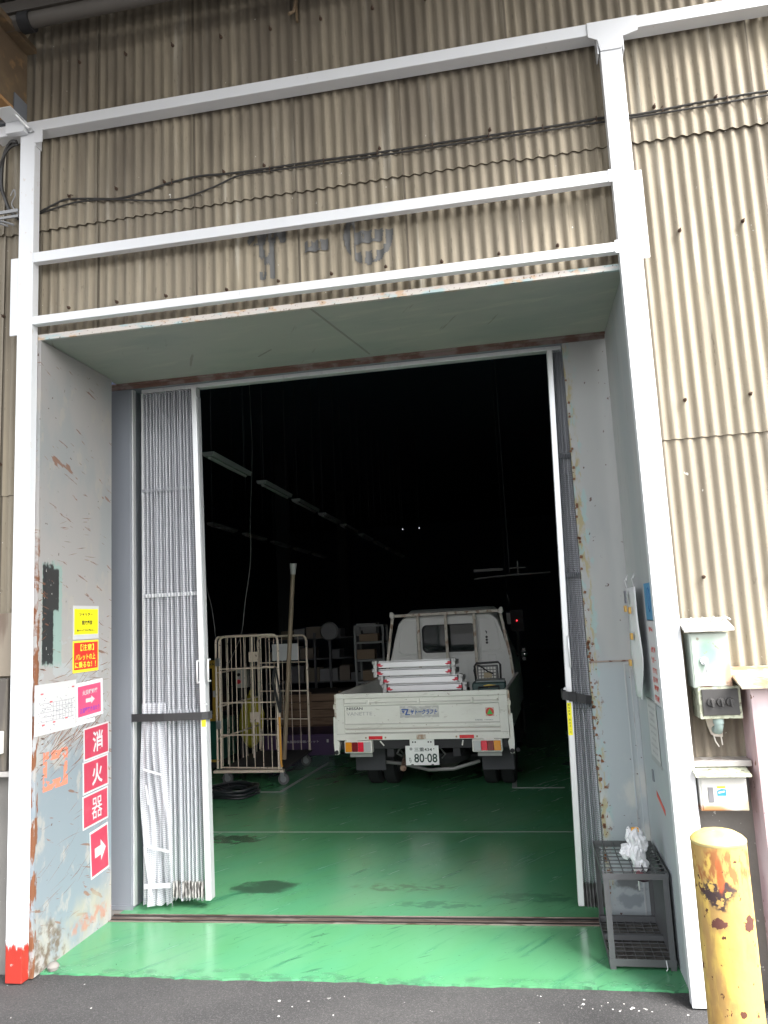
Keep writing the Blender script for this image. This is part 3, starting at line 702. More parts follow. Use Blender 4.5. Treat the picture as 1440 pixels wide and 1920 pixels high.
q.bar((.15, .957, .88), (.275, .957, .845), .004, .014); q.bar((.165, .958, .78), (.185, .956, .66), .004, .012, (1,0,0)); q.bar((.15, .956, .155), (.33, .956, .165), .004, .03)
q.build('repair_tape', m_tape, lc)['kind'] = 'stuff'
MB().box(.112, .128, 1.02, 1.06, .06, 3.445).build('wall_post', m_alu, lc, .002)
q = MB(); q.prism([(.505, 3.44), (.540, 3.44), (.588, .065), (.553, .065)], .985, 1.055); q.build('leading_post', m_alu, lc, .003)
MB().prism([(.541, 3.38), (.546, 3.38), (.592, .07), (.589, .07)], 1.0, 1.05).build('post_gasket', flat('gasket', (.30,.31,.32), .6), lc)
def handle(x, y, z0, z1, par):
    q = MB(); q.tube([(x, y, z1), (x, y-.03, z1), (x, y-.035, z1-.01), (x, y-.035, z0+.01), (x, y-.03, z0), (x, y, z0)], .006, 8); return q.build('handle', m_alu, par)
handle(.535, .985, 1.425, 1.565, lc); handle(.597, 1.02, 1.43, 1.57, lc)
q = MB(); q.tube([(.56, .99, 1.29), (.585, .96, 1.29), (.60, .95, 1.285)], .005, 6); q.build('latch', m_alu, lc)
box('yellow_tape', flat('yellow_tape', (.80, .72, .02), .5), .548, .575, .9815, .9845, 1.14, 1.215, lc)
# right curtain
rc = thing('accordion_curtain', 'narrow pleated clear vinyl curtain pushed against the right sliding door', 'curtain')
re_ = lambda z: 2.862 + .075*z/3.4
link('curtain_sheet', curtain_mesh('curtain_sheet', lambda t: re_(.06+3.4*t)+.035, lambda t: 3.038, 1.035, 8, .030, .055, 3.44, lambda u, t: 0, 5), rc)
for z in (2.73, 1.98, 1.19): band(z, .025, re_(z)+.035, 3.03, 1.005, 'curtain_seam', m_seamv, rc, 7, .03)
band(.06, .13, re_(.1)+.035, 3.03, 1.0, 'curtain_hem', mat('hem_grime_dark', (.20,.20,.20), .5, layers=[dict(scale=(60,60,18), thr=(.42,.6), col=(.06,.06,.055))]), rc, 7, .03)
q = MB(); q.prism([(2.937, 3.44), (2.972, 3.44), (2.897, .065), (2.862, .065)], .985, 1.055); q.build('leading_post', m_alu, rc, .003)
handle(2.925, .985, 1.44, 1.62, rc)
# straps
q = MB(); pts_ = [(.050, 1.00), (.056, .982), (.30, .955), (.556, .968), (.592, .985), (.600, 1.03)]
for (a, b), (c, d) in zip(pts_, pts_[1:]): q.bar((a, b, 1.208+.004*a), (c, d, 1.208+.004*c), .004, .050)
tag(q.build('tie_strap', m_black), 'black webbing strap tying back the left curtain', 'strap')
ts = thing('tie_strap', 'black webbing strap with plastic buckle round the right curtain', 'strap')
q = MB(); pts_ = [(2.862, 1.03, 1.28), (2.868, .975, 1.272), (2.93, .955, 1.262), (3.0, .955, 1.245), (3.032, .975, 1.238)]
for a, c in zip(pts_, pts_[1:]): q.bar(a, c, .004, .052)
q.build('webbing', m_black, ts)
MB().box(2.90, 2.945, .945, .953, 1.235, 1.293).build('buckle', m_rubber, ts, .003)
q = MB(); q.prism([(2.872, 1.305), (2.895, 1.30), (2.893, 1.32), (2.878, 1.318)], .965, .975); q.build('tape_scrap', m_tape, ts)
yl = thing('warning_sticker', 'narrow yellow sticker with tiny lettering on the right curtain post', 'sticker', (2.899, .983, 1.13))
q = MB(); q.prism([(-.012, .095), (.014, .095), (.010, -.095), (-.016, -.095)], -.0012, 0); q.build('sticker_face', flat('sticker_yellow', (.85,.78,.01), .5), yl)
for i, ch in enumerate('開放厳禁　閉めること'):
    if ch.strip(): text('lettering', ch, -.001, .082-.0175*i, .010, .012, flat('ink_black', (.02,.02,.02), .6) if i == 0 else bpy.data.materials['ink_black'], yl, y=-.0018)

# ================================================================== SIGNS
m_ink = flat('print_black', (.02, .02, .025), .6); m_wht = flat('print_white', (.50, .50, .505), .5)
m_yelp = flat('print_yellow', (.88, .80, .01), .5); m_redp = flat('print_red', (.62, .03, .02), .5)
m_cri = mat('sign_crimson', (.40, .035, .07), .38, layers=[dict(scale=9, thr=(.5, .75), col=(.54, .08, .12), fac=.5)])
m_pinkp = flat('print_pink', (.56, .07, .16), .4); m_pur = flat('print_purple', (.16, .05, .36), .5)
m_film = flat('laminate_edge', (.66, .64, .67), .25)
m_bracket = flat('print_yellow_text', (.90, .78, .05), .5)
def sign(name, label, cat, loc, rz, w_, h_, mt, th=.0025, group=None):
    t = thing(name, label, cat, loc, rz, group)
    box('sign_board', mt, -w_/2, w_/2, -th, 0, -h_/2, h_/2, t)
    return t
def face(t, name, x0, x1, z0, z1, mt, y=-.0032): return box(name, mt, x0, x1, y, y+.0006, z0, z1, t)
LW = lambda y, z, off=.0012: (off, y, z)
s = sign('wall_sign', 'yellow sign with white edge and black Japanese text, topmost on left wall', 'sign', LW(.516, 1.848), R(90), .282, .204, m_wht)
face(s, 'yellow_field', -.130, .132, -.072, .082, m_yelp)
text('lettering', 'シャッター', -.005, .050, .150, .024, m_ink, s, -.0042, .035)
text('lettering', '開放厳禁', .008, -.002, .118, .030, m_ink, s, -.0042, .02)
text('lettering', '開けたら速やかに閉めること', 0, -.048, .205, .015, m_ink, s, -.0042, .025)
s = sign('wall_sign', 'red warning sign with yellow edge and yellow Japanese text on left wall', 'sign', LW(.515, 1.643), R(90.5), .282, .190, flat('print_yellow2', (.88,.66,.04), .5))
face(s, 'red_field', -.132, .132, -.078, .084, m_redp)
text('lettering', '【注意】', .010, .053, .150, .040, m_bracket, s, -.0042, .012)
text('lettering', 'パレットの上', -.008, -.004, .222, .038, m_bracket, s, -.0042, .016)
text('lettering', 'に乗るな！！', -.008, -.050, .232, .038, m_bracket, s, -.0042, .016)
s = sign('site_map', 'white laminated site map sheet with tiny red and grey marks', 'notice', LW(.212, 1.372), R(90), .395, .276, m_wht)
q = MB(); random.seed(21)
mg = flat('map_grey', (.20, .20, .23), .6)
for i in range(7): q.box(-.03+.03*i, -.029+.03*i, -.0032, -.0026, -.07, .03)
for z in (-.07, -.045, -.02, .005, .03): q.box(-.14, .17, -.0032, -.0026, z, z+.0018)
for i in range(90):
    x = random.uniform(-.17, .18); z = random.gauss(-.02, .04); q.box(x, x+random.uniform(.003, .010), -.0034, -.0026, z, z+.004)
q.build('map_lines', mg, s)['kind'] = 'stuff'
q = MB()
for x, z in ((-.135, .085), (-.05, .035), (-.12, -.085), (-.02, -.080), (.10, -.072), (.165, .10)): q.box(x-.012, x+.012, -.0035, -.0026, z-.004, z+.004)
q.build('red_marks', flat('map_red', (.5,.08,.10), .6), s)['kind'] = 'stuff'
s = sign('wall_sign', 'bright pink laminated fire alarm sign with white arrow', 'sign', LW(.563, 1.379), R(90), .295, .222, m_film, .0015)
s.rotation_euler = (0, R(-2.0), R(90))
face(s, 'pink_field', -.132, .122, -.092, .088, m_pinkp, -.0022)
text('lettering', '火災報知器', .0, .046, .170, .030, m_wht, s, -.003, .03)
text('lettering', '正面壁突き当たり', -.005, -.058, .215, .030, m_pur, s, -.003, .02)
q = MB(); q.prism([(-.048, .008), (.012, .008), (.012, .020), (.050, -.004), (.012, -.028), (.012, -.016), (-.048, -.016)], -.0032, -.0024); q.build('arrow', m_wht, s)
for ch, y, z, hh, nm in (('消', .638, 1.116, .194, 'topmost of the stack'), ('火', .632, .920, .190, 'between the two others of the stack'), ('器', .631, .720, .194, 'third of the stack above the arrow')):
    s = sign('extinguisher_sign', 'crimson sign with white character %s, %s' % (ch, nm), 'sign', LW(y, z), R(90), .285, hh, m_wht, group='crimson fire extinguisher signs')
    s.rotation_euler = (0, R(-1.5), R(90))
    face(s, 'crimson_field', -.132, .132, -hh/2+.011, hh/2-.009, m_cri)
    text('lettering', ch, .012, .0, .118, .125, m_wht, s, -.0042, .0 if ch == '器' else .022)
s = sign('extinguisher_sign', 'crimson sign with a white arrow, lowest of the stack', 'sign', LW(.676, .458), R(90), .205, .275, m_wht, group='crimson fire extinguisher signs')
s.rotation_euler = (0, R(-4), R(90))
face(s, 'crimson_field', -.094, .094, -.125, .125, m_cri)
q = MB(); q.prism([(-.055, .028), (.012, .028), (.012, .062), (.068, .0), (.012, -.062), (.012, -.028), (-.055, -.028)], -.0042, -.0033); q.build('arrow', m_wht, s)
tag(box('tape_strip', m_film, 0, .0012, .42, .62, 1.238, 1.262), 'strip of pale tape between the pink sign and the crimson signs', 'tape')

# right wall notices
def RW(y, z, off=.0012): return (3.3-off, y, z)
s = sign('blue_notice', 'small blue sheet fixed near the front edge of the right wall', 'notice', RW(.215, 1.80), R(-90), .22, .19, flat('blue_sheet', (.07,.26,.46), .5))
q = MB(); q.tube([(.02+.035*math.cos(a/16*math.pi*2), -.004, .012+.06*math.sin(a/16*math.pi*2)) for a in range(17)], .0025, 5); q.build('oval_mark', flat('blue_dark', (.05,.16,.32), .5), s)
s = sign('safety_poster', 'tall grey poster with red printed lines along the right wall', 'poster', RW(.205, 1.50), R(-90), .235, .42, flat('poster_grey', (.62,.60,.62), .5))
mrd = flat('poster_red', (.68,.13,.10), .6)
random.seed(3)
for i, zz in enumerate((.16, .06, .01, -.045, -.09, -.13, -.18)):
    x0 = -.09+.012*(i % 2); text('lettering', ('注意', '火気厳禁', '安全第一', '整理整頓', '指差呼称', '確認', '整備点検')[i], x0+.075, zz, .13, .03, mrd, s, -.0035, .05)
s = sign('grey_board', 'blank grey board below the red lined poster on the right wall', 'board', RW(.205, 1.13), R(-90), .20, .30, flat('board_grey', (.40,.43,.46), .5))
s = sign('printed_notice', 'white paper notice with grey text in frame on right wall', 'notice', RW(.445, 1.125), R(-90), .32, .33, flat('frame_grey', (.33,.34,.35), .5))
face(s, 'paper', -.145, .145, -.135, .155, m_wht)
for i in range(8): text('lettering', '作業手順を守り安全に作業する', 0, .125-.033*i, .21-.04*(i % 3), .013, mg, s, -.0042)
hb = thing('hanging_banner', 'long white vinyl banner with clips hanging from hooks on the right wall', 'banner', RW(.545, 1.60, .02), R(-90))
q = MB(); q.smooth = True; vs = []
for j in range(15):
    t = j/14; z = .285 - .585*t
    for i in range(7):
        u = i/6; x = -.195 + .16*0 + (.37)*u + .05*t*(1-u)*.8; d = -.02 + .009*math.sin(u*5+t*6)*t + .007*math.sin(t*9+u*2)*t
        vs.append((x, d, z - .02*(1-u)*t))
q.add(vs, [(j*7+i, j*7+i+1, (j+1)*7+i+1, (j+1)*7+i) for j in range(14) for i in range(6)])
o = q.build('banner_sheet', flat('banner_white', (.78,.79,.80), .35), hb); sm = o.modifiers.new('s', 'SOLIDIFY'); sm.thickness = .002
for x in (-.15, .13):
    MB().tube([(x, -.02, .28), (x+.01, -.03, .33), (x, -.01, .36), (x-.006, -.02, .33)], .003, 5).build('hook', m_alu, hb)
mgold = flat('brass_clip', (.55, .34, .10), .4, .5)
for x, z in ((.05, .16), (-.12, .17), (.03, .02), (-.12, -.13)): MB().box(x-.02, x+.02, -.05, -.035, z-.018, z+.018).build('clip', mgold, hb, .003)
MB().box(-.12, -.05, -.044, -.040, .20, .27).build('printed_patch', mg, hb)
q = MB(); q.bar((3.2985, .56, .79), (3.2985, .33, .745), .001, .028); tag(q.build('red_tape', flat('red_tape', (.68,.10,.07), .5)), 'slanting strip of red tape on the right wall', 'tape')
q = MB(); q.box(3.293, 3.2992, .60, .64, .84, .90); tag(q.build('door_catch', m_jamb, bevel=.002), 'small grey door catch on the right wall', 'catch')

# ================================================================== things right of the doorway
ey = -.10
eb = thing('switch_box', 'rusty pale green electrical box with key switch and lid, top right', 'electrical box', (3.505, .0, 1.515))
m_ebox = mat('faded_green_enamel', (.40, .45, .40), .45, space='object', layers=[
    dict(blob=((-.01, -.06, .03), (.055, 1, .06)), col=(.12, .28, .19), rag_scale=14, rag=.9, edge=.6, fac=.8),
    dict(blob=((.08, -.06, -.07), (.03, 1, .07)), col=(.35, .18, .10), rag_scale=14, rag=.7, edge=.5, fac=.8),
    dict(blob=((-.03, -.06, -.118), (.03, 1, .006)), col=(.18, .10, .07), rag_scale=40, rag=1.2),
    dict(scale=30, thr=(.66, .7), col=(.2, .15, .1), fac=.8)])
MB().box(-.085, .085, -.06, .075, -.122, .128).build('enclosure', m_ebox, eb, .004)
MB().prism_x([(-.10, .134), (.06, .19), (.06, .196), (-.10, .150)], -.112, .108).build('rain_hood', mat('hood_paint', (.45,.44,.41), .5, layers=[dict(scale=20, thr=(.5,.65), col=(.42,.38,.33))]), eb, .002)
MB().box(-.078, .080, -.0635, -.0605, -.115, .122).build('door', m_ebox, eb, .001)
MB().lathe([(.018, -.075), (.020, -.064)], 12, c=(-.030, 0, .0), axis='y').tube([(-.030, -.078, 0), (-.026, -.085, -.04), (-.027, -.082, -.05)], .006, 6).build('key_handle', m_alu, eb)
for i in range(4):
    MB().tube([(-.08+.05*i, -.03, .175), (-.07+.05*i, -.07, .20), (-.05+.05*i, -.08, .185), (-.045+.05*i, -.04, .19)], .0035, 5).build('twisted_wire', flat('wire_pale', (.5,.48,.45), .5), eb)
sw = thing('rotary_switch', 'black panel with three rotary knobs in weathered frame under electrical box', 'switch', (3.527, .0, 1.325))
m_swf = mat('switch_frame', (.40, .42, .32), .7, layers=[dict(scale=30, thr=(.45,.6), col=(.25,.26,.19)), dict(scale=40, thr=(.6,.66), col=(.1,.09,.07))])
MB().box(-.092, .092, -.06, .08, -.073, .073).build('back_box', m_swf, sw, .003)
MB().box(-.078, .080, -.068, -.0605, -.056, .062).build('black_panel', flat('bakelite', (.045,.043,.042), .45), sw, .002)
for x in (-.042, .0, .040):
    k = MB().lathe([(.020, -.0685), (.017, -.080), (.003, -.081)], 16, c=(x, 0, .003), axis='y').build('knob', flat('knob_black', (.05,.048,.047), .35) if x < -.04 else bpy.data.materials['knob_black'], sw)
    MB().bar((x, -.086, .018), (x+.004, -.086, -.018), .008, .010).build('knob_grip', bpy.data.materials['knob_black'], k, .002)
pp = thing('conduit_elbow', 'grey green plastic conduit elbow entering broken sheet below the knobs', 'pipe', (3.517, 0, 1.25))
MB().tube([(0, -.03, .006), (0, -.03, -.018), (0, -.028, -.035), (0, -.01, -.055), (0, .04, -.06)], .0195, 14).build('elbow', flat('conduit_green', (.27,.35,.33), .5), pp)
MB().tube([(0, -.03, .004), (0, -.03, -.022)], .0235, 14).build('collar', bpy.data.materials['conduit_green'], pp)
q = MB(); q.prism([(-.035, -.015), (-.028, .0), (.025, .0), (.034, -.03), (.022, -.035), (.028, -.065), (.035, -.075), (.034, -.098), (-.002, -.095), (-.018, -.085), (-.03, -.045)], .066, .070)
q.build('sealing_putty', flat('putty', (.68,.62,.54), .8), pp)
MB().tube([(-.008, .060, -.09), (-.004, .05, -.115), (.010, .055, -.14)], .003, 5).tube([(.024, .060, -.09), (.024, .05, -.115), (.026, .055, -.132)], .003, 5).build('loose_strand', flat('strand', (.66,.63,.57), .7), pp)
mb = thing('meter_box', 'small white box with rusty base and blue sticker, lowest on wall', 'electrical box', (3.505, 0, .925))
m_mbox = mat('white_box_rusting', (.50, .50, .47), .45, space='object', layers=[
    dict(blob=((-.06, -.06, -.075), (.07, 1, .022)), col=(.36, .17, .07), rag_scale=12, rag=.8, edge=.5),
    dict(blob=((.09, -.06, -.06), (.03, 1, .03)), col=(.48, .38, .22), rag_scale=14, rag=.8, edge=.6, fac=.7)])
MB().box(-.105, .100, -.05, .08, -.079, .076).build('enclosure', m_mbox, mb, .003)
MB().prism_x([(-.095, .076), (.07, .118), (.07, .122), (-.095, .086)], -.125, .115).build('rain_hood', m_swf, mb, .001)
MB().box(-.096, .094, -.0535, -.0505, -.073, .070).build('door', m_mbox, mb, .001)
MB().box(-.070, -.047, -.057, -.054, -.040, .026).build('label_window', flat('label_grey', (.14,.14,.15), .5), mb, .001)
st_ = MB().box(-.030, .006, -.0545, -.0537, .022, .030).build('yellow_label', m_yelp, mb)
q = MB(); q.prism([(-.031, -.012), (.008, -.012), (.008, .016), (-.012, .018), (-.031, .010)], -.0548, -.0540); q.build('blue_label', flat('label_blue', (.03,.22,.62), .5), mb)
q = MB(); q.prism([(-.026, -.002), (.002, .004), (.002, .011), (-.026, .006)], -.0556, -.0549); q.build('label_stripe', m_wht, mb)
pk = thing('pink_cabinet', 'faded pink metal cabinet with rusty cap at the right edge', 'cabinet', (3.93, -.0, 0))
m_pk = mat('faded_pink', (.50, .36, .38), .6, space='object', layers=[dict(scale=(4, 4, 2), thr=(.4, .65), col=(.66, .55, .56), fac=.8), dict(scale=(20, 20, 14), thr=(.66, .68), col=RUST)])
MB().box(-.28, .35, -.10, .12, .0, 1.385).build('carcass', m_pk, pk, .004)
MB().box(-.195, .33, -.112, -.101, .06, 1.30).build('door', mat('faded_pink_door', (.74, .64, .64), .5, layers=[dict(blob=((3.74, -.1, .9), (.03, 1, .6)), col=(.6,.3,.32), rag_scale=12, rag=1.4, edge=.4, fac=.8), dict(scale=(18, 18, 14), thr=(.64, .66), col=(.3,.14,.09))]), pk, .002)
MB().prism_x([(-.20, 1.395), (.07, 1.465), (.07, 1.475), (-.20, 1.405)], -.34, .45).build('cap', mat('rusty_cap', (.36,.31,.24), .8, layers=[dict(scale=9, thr=(.45,.6), col=(.22,.15,.09), det=6), dict(scale=14, thr=(.6,.66), col=(.6,.55,.48))]), pk, .002)

# bollard
bo = thing('bollard', 'chipped yellow steel bollard in the right foreground', 'bollard', (3.344, -.6, 0))
def lathe_o(name, prof, mt, par, n=48): return MB().lathe(prof, n).build(name, mt, par)
lathe_o('post', [(.101, -.006), (.101, .1), (.1005, .3), (.101, .5), (.100, .7), (.1005, .868)], m_yellow, bo)
lathe_o('cap', [(.100, .8685), (.102, .873), (.102, .879), (.092, .890), (.070, .903), (.040, .911), (.012, .914), (.001, .914)], m_yelcap, bo)
# umbrella rack
rk = thing('umbrella_rack', 'dark grey steel umbrella rack with wire grid beside the right wall', 'rack', (0, 0, 0))
xL, xR, yF, yB, zT = 2.968, 3.282, .325, .885, .455
for x in (xL, xR):
    for y in (yF, yB):
        q = MB(); d = 1 if x == xL else -1; e = 1 if y == yF else -1
        q.box(min(x, x+.028*d), max(x, x+.028*d), min(y, y+.003*e), max(y, y+.003*e), .005, zT)
        q.box(min(x, x+.003*d), max(x, x+.003*d), min(y+.0032*e, y+.028*e), max(y+.0032*e, y+.028*e), .005, zT); q.build('leg', m_greybar, rk)
def frame(z, h, name):
    for (a, b, c, d) in ((xL, xR, yF-.0035, yF-.0005), (xL, xR, yB+.0005, yB+.0035), (xL-.0035, xL-.0005, yF, yB), (xR+.0005, xR+.0035, yF, yB)):
        box(name, m_greybar, a, b, c, d, z, z+h, rk)
frame(zT-.027, .030, 'top_rail'); frame(.022, .034, 'bottom_rail')
for i in range(1, 6): MB().tube([(xL+(xR-xL)*i/6, yF, zT-.004), (xL+(xR-xL)*i/6, yB, zT-.004)], .003, 6).build('grid_wire', m_greybar, rk)
for i in range(1, 9): MB().tube([(xL, yF+(yB-yF)*i/9, zT-.010), (xR, yF+(yB-yF)*i/9, zT-.010)], .003, 6).build('grid_wire', m_greybar, rk)
box('tray', m_rackshelf, xL+.004, xR-.004, yF+.004, yB-.004, .018, .022, rk)
for i in range(1, 7): MB().tube([(xL+(xR-xL)*i/7, yF, .034), (xL+(xR-xL)*i/7, yB, .034)], .0025, 5).build('tray_wire', m_greybar, rk)
for i in range(1, 11): MB().tube([(xL, yF+(yB-yF)*i/11, .030), (xR, yF+(yB-yF)*i/11, .030)], .0025, 5).build('tray_wire', m_greybar, rk)
box('cross_bar', m_greybar, xL, xR, .60, .625, .035, .060, rk)
box('back_bar', m_greybar, xL, xR, yB-.03, yB-.004, .03, .060, rk)
box('side_panel', m_greybar, xR-.010, xR-.007, yF+.03, yB-.03, .03, zT-.03, rk)
MB().tube([(3.235, .318, .055), (3.238, .31, .02), (3.232, .312, .01)], .003, 6).build('hook', m_alu, rk)
# crumpled white vinyl bundle: crumpled cone folds
bd = thing('vinyl_bundle', 'crumpled white vinyl umbrella bundle with orange handle stuck in the rack grid', 'umbrella', (3.16, .50, .42))
def crumple(name, c, r, h, seed, mt, sq=.7):
    bm = bmesh.new(); bmesh.ops.create_icosphere(bm, subdivisions=4, radius=1)
    for v in bm.verts:
        p = v.co.copy(); n1 = noise.noise(p*1.7+Vector((seed, 0, 0))); n2 = abs(noise.noise(p*3.8+Vector((0, seed, 0)))); n3 = abs(noise.noise(p*8+Vector((0, 0, seed))))
        k = 1+.5*n1-.55*n2-.25*n3
        v.co = Vector((p.x*r*k*(1+.3*p.z*sq), p.y*r*k*(1+.3*p.z*sq), p.z*h*(1+.15*n1)))
    me = bpy.data.meshes.new(name); bm.to_mesh(me); bm.free(); me.materials.append(mt)
    for p_ in me.polygons: p_.use_smooth = True
    me.set_sharp_from_angle(angle=R(50))
    return link(name, me, bd, loc=c)
m_wv = flat('white_vinyl', (.74, .75, .77), .28)
crumple('canopy_fold', (0, 0, .115), .052, .095, 3.1, m_wv); crumple('canopy_fold', (-.048, .01, .09), .035, .04, 5.3, m_wv); crumple('canopy_fold', (.012, -.01, .02), .042, .065, 9.7, m_wv)
crumple('canopy_fold', (.04, .0, .13), .025, .04, 12.1, m_wv); crumple('canopy_fold', (-.03, .0, .17), .018, .045, 15.1, m_wv)
crumple('dark_fold', (.02, .0, -.02), .05, .04, 6.6, flat('dark_fold', (.07,.04,.06), .4)); crumple('red_label', (.0, -.045, -.005), .018, .014, 8.6, flat('red_label', (.4,.03,.07), .5))
MB().box(-.016, .022, -.012, .012, .175, .213).build('handle', flat('orange_handle', (.72,.34,.03), .4), bd, .006)
MB().tube([(.0, 0, -.10), (0, 0, .18)], .005, 6).build('shaft', m_alu, bd)
# flecks on the asphalt
q = MB(); random.seed(9)
for i in range(42):
    if i < 22: x, y = random.gauss(2.95, .16), random.gauss(-.03, .035)
    else: x, y = random.uniform(-.1, 3.2), random.uniform(-.7, .05)
    s_ = random.uniform(.002, .006) * (1.8 if random.random() < .15 else 1)
    poly = [(x+s_*random.uniform(.6, 1.3)*math.cos(a), y+s_*random.uniform(.6, 1.3)*math.sin(a)) for a in (0, 1.2, 2.4, 3.7, 5)]
    q.add([(a, b, -.004) for a, b in poly] + [(x, y, -.002)], [(0, 1, 5), (1, 2, 5), (2, 3, 5), (3, 4, 5), (4, 0, 5)])
o = q.build('paint_flecks', flat('fleck', (.62, .61, .58), .7)); o['kind'] = 'stuff'; tag(o, 'white paint flecks scattered on the asphalt before the doorway', 'flecks')

# ================================================================== TRUCK (local x to the right, y forward, rear gate at y=0)
tk = thing('flatbed_truck', 'old white flatbed truck seen from behind parked inside the dark warehouse', 'truck', (1.60, 3.8, .004), R(-2.7))
m_tw = mat('aged_white_paint', (.80, .79, .73), .42, space='object', layers=[
    dict(scale=(2.5, 2.5, 6), thr=(.45, .7), col=(.70, .68, .62), fac=.7),
    dict(scale=(9, 9, 30), thr=(.60, .72), col=(.44, .41, .34), fac=.5, det=6),
    dict(scale=(34, 34, 34), thr=(.69, .71), col=(.22, .12, .07), fac=.8, det=4)], bump=(12, .05, .004))
m_tw2 = mat('aged_white_paint_rusty', (.70, .66, .57), .55, space='object', layers=[
    dict(scale=(14, 14, 8), thr=(.5, .62), col=(.33, .20, .12), fac=.85, det=6), dict(scale=(8, 8, 8), thr=(.5, .7), col=(.5, .46, .38), fac=.7)])
m_cab = mat('cab_grey_white', (.80, .81, .78), .42, space='object', layers=[dict(scale=(3, 3, 2), thr=(.4, .7), col=(.74, .75, .72), fac=.7)])
m_chs = flat('chassis_black', (.03, .03, .032), .8)
# tail gate
gt = MB().box(-.857, .857, 0, .020, .594, 1.048).build('tail_gate', m_tw, tk, .003)
def gp(name, x0, x1, y0, y1, z0, z1, mt=m_tw, bv=.003, par=gt): return box(name, mt, x0, x1, y0, y1, z0, z1, par, bv)
gp('gate_frame', -.857, .857, -.022, -.0006, 1.000, 1.048); gp('gate_frame', -.857, -.775, -.020, -.0006, .655, .999); gp('gate_frame', .775, .857, -.020, -.0006, .655, .999); gp('gate_frame', -.857, .857, -.024, -.0006, .594, .654)
MB().prism_x([(-.0006, .925), (-.010, .93), (-.010, .946), (-.0006, .951)], -.774, .774).build('pressed_rib', m_tw, gt)
MB().prism_x([(-.0006, .745), (-.012, .740), (-.012, .715), (-.0006, .710)], -.774, .774).build('pressed_rib', m_tw, gt)
MB().prism_x([(-.0006, .700), (-.009, .696), (-.009, .668), (-.0006, .664)], -.774, .774).build('pressed_rib', m_tw, gt)
for x in (-.527, -.01, .516): gp('rope_hook', x-.013, x+.013, -.030, -.011, .935, .982)
mref = flat('red_reflector', (.70, .02, .03), .25)
for x in (-.458, .447):
    gp('reflector', x-.07, x+.07, -.032, -.0246, .600, .632, mref, .003)
    for d in (-.10, .10): gp('bolt', x+d-.008, x+d+.008, -.029, -.0246, .609, .625, flat('bolt_tan', (.35,.25,.16), .6) if (x, d) == (-.458, -.10) else bpy.data.materials['bolt_tan'], .002)
for x in (-.70, .66): gp('hinge', x-.055, x+.055, -.030, -.0246, .585, .612)
gp('latch', -.045, .045, -.036, -.0246, .598, .642, m_tw2)
md = flat('shade_grey', (.40, .39, .36), .8)  # grey lines painted in as edge shadow around gate frame and ribs
for z, h in ((.9965, .003), (.952, .004), (.921, .004), (.7465, .004), (.7005, .004), (.6605, .003), (.656, .003)): gp('shade_line', -.773, .773, -.0016, -.0008, z, z+h, md, 0)
for x in (-.774, .771): gp('shade_line', x, x+.003, -.0016, -.0008, .66, .996, md, 0)
gp('shade_line', -.855, .855, -.0252, -.0244, .6545, .657, md, 0)
gp('grime_line', -.76, .775, -.0106, -.0096, .694, .697, flat('rust_line', (.36,.25,.2), .8), 0)
mgr = flat('faded_decal_grey', (.30, .30, .31), .6); mot = flat('decal_outline_grey', (.46, .45, .44), .6)
text('lettering', 'NISSAN', -.668, .899, .165, .026, flat('decal_dark', (.05, .05, .055), .6), gt, -.0012, .02)
text('lettering', 'VANETTE', -.622, .848, .265, .034, mot, gt, -.0012, .0)
q = MB(); q.box(-.205, .185, -.004, -.0008, .800, .912); o = q.build('sticker', mat('worn_silver_sticker', (.50, .49, .47), .45, space='object', layers=[dict(scale=(20, 20, 40), thr=(.5, .6), col=(.66, .65, .62))]), gt)
text('lettering', 'サトークラフト', .035, .855, .265, .050, flat('decal_blue', (.03, .10, .36), .5), o, -.0052, .035, .25)
q = MB(); q.prism([(-.190, .885), (-.115, .885), (-.135, .835), (-.10, .835), (-.104, .826), (-.155, .826), (-.135, .872), (-.186, .872)], -.0058, -.0042).prism([(-.185, .866), (-.152, .866), (-.172, .842)], -.0058, -.0042)
q.build('emblem', bpy.data.materials['decal_blue'], o)
q = MB(); q.box(.640, .722, -.003, -.0008, .800, .882); o = q.build('sticker', flat('sticker_base', (.66,.45,.38), .5), gt)
q = MB(); q.lathe([(.0005, -.0042), (.039, -.0042), (.039, -.0032)], 28, c=(.681, 0, .841), axis='y'); q.build('red_disc', flat('disc_red', (.58,.05,.03), .5), o)
q = MB(); q.prism([(.652, .818), (.710, .818), (.681, .872)], -.0056, -.0044); q.build('green_triangle', flat('tri_green', (.05,.50,.08), .5), o)
text('lettering', 'DIESEL', .575, .767, .075, .014, mgr, gt, -.0012, .03); text('lettering', '1000Kg', .668, .765, .085, .012, mgr, gt, -.0012, .02)
# bed
MB().box(-.84, .84, .03, 2.12, .60, .64).build('bed_floor', m_chs, tk, .003)
for s_ in (-1, 1):
    x = .842*s_
    sg = MB().box(x-.013, x+.013, .045, 2.12, .60, 1.046).build('side_gate', m_tw, tk, .003)
    MB().box(x+.0135*s_-.004, x+.0135*s_+.004, .06, 2.1, .99, 1.046).build('top_rim', m_tw, sg, .002)
    cp = MB().box(x-.012+.026*s_, x+.012+.026*s_, .0, .04, .80, 1.04).build('corner_post', m_tw2, tk, .003)
    MB().box(x-.016+.03*s_, x+.016+.03*s_, -.02, .02, .90, .945).build('latch', m_tw2, cp, .003)
    br = MB().prism([(s_*.858, .82), (s_*.895, .82), (s_*.900, .56), (s_*.892, .45), (s_*.855, .45), (s_*.835, .56), (s_*.858, .60)][::s_], .0, .05).build('corner_bracket', m_tw, tk, .003)
    MB().lathe([(.001, -.014), (.020, -.012), (.021, -.001)], 14, c=(s_*.872, 0, .475), axis='y').build('rubber_stop', m_rubber, br)
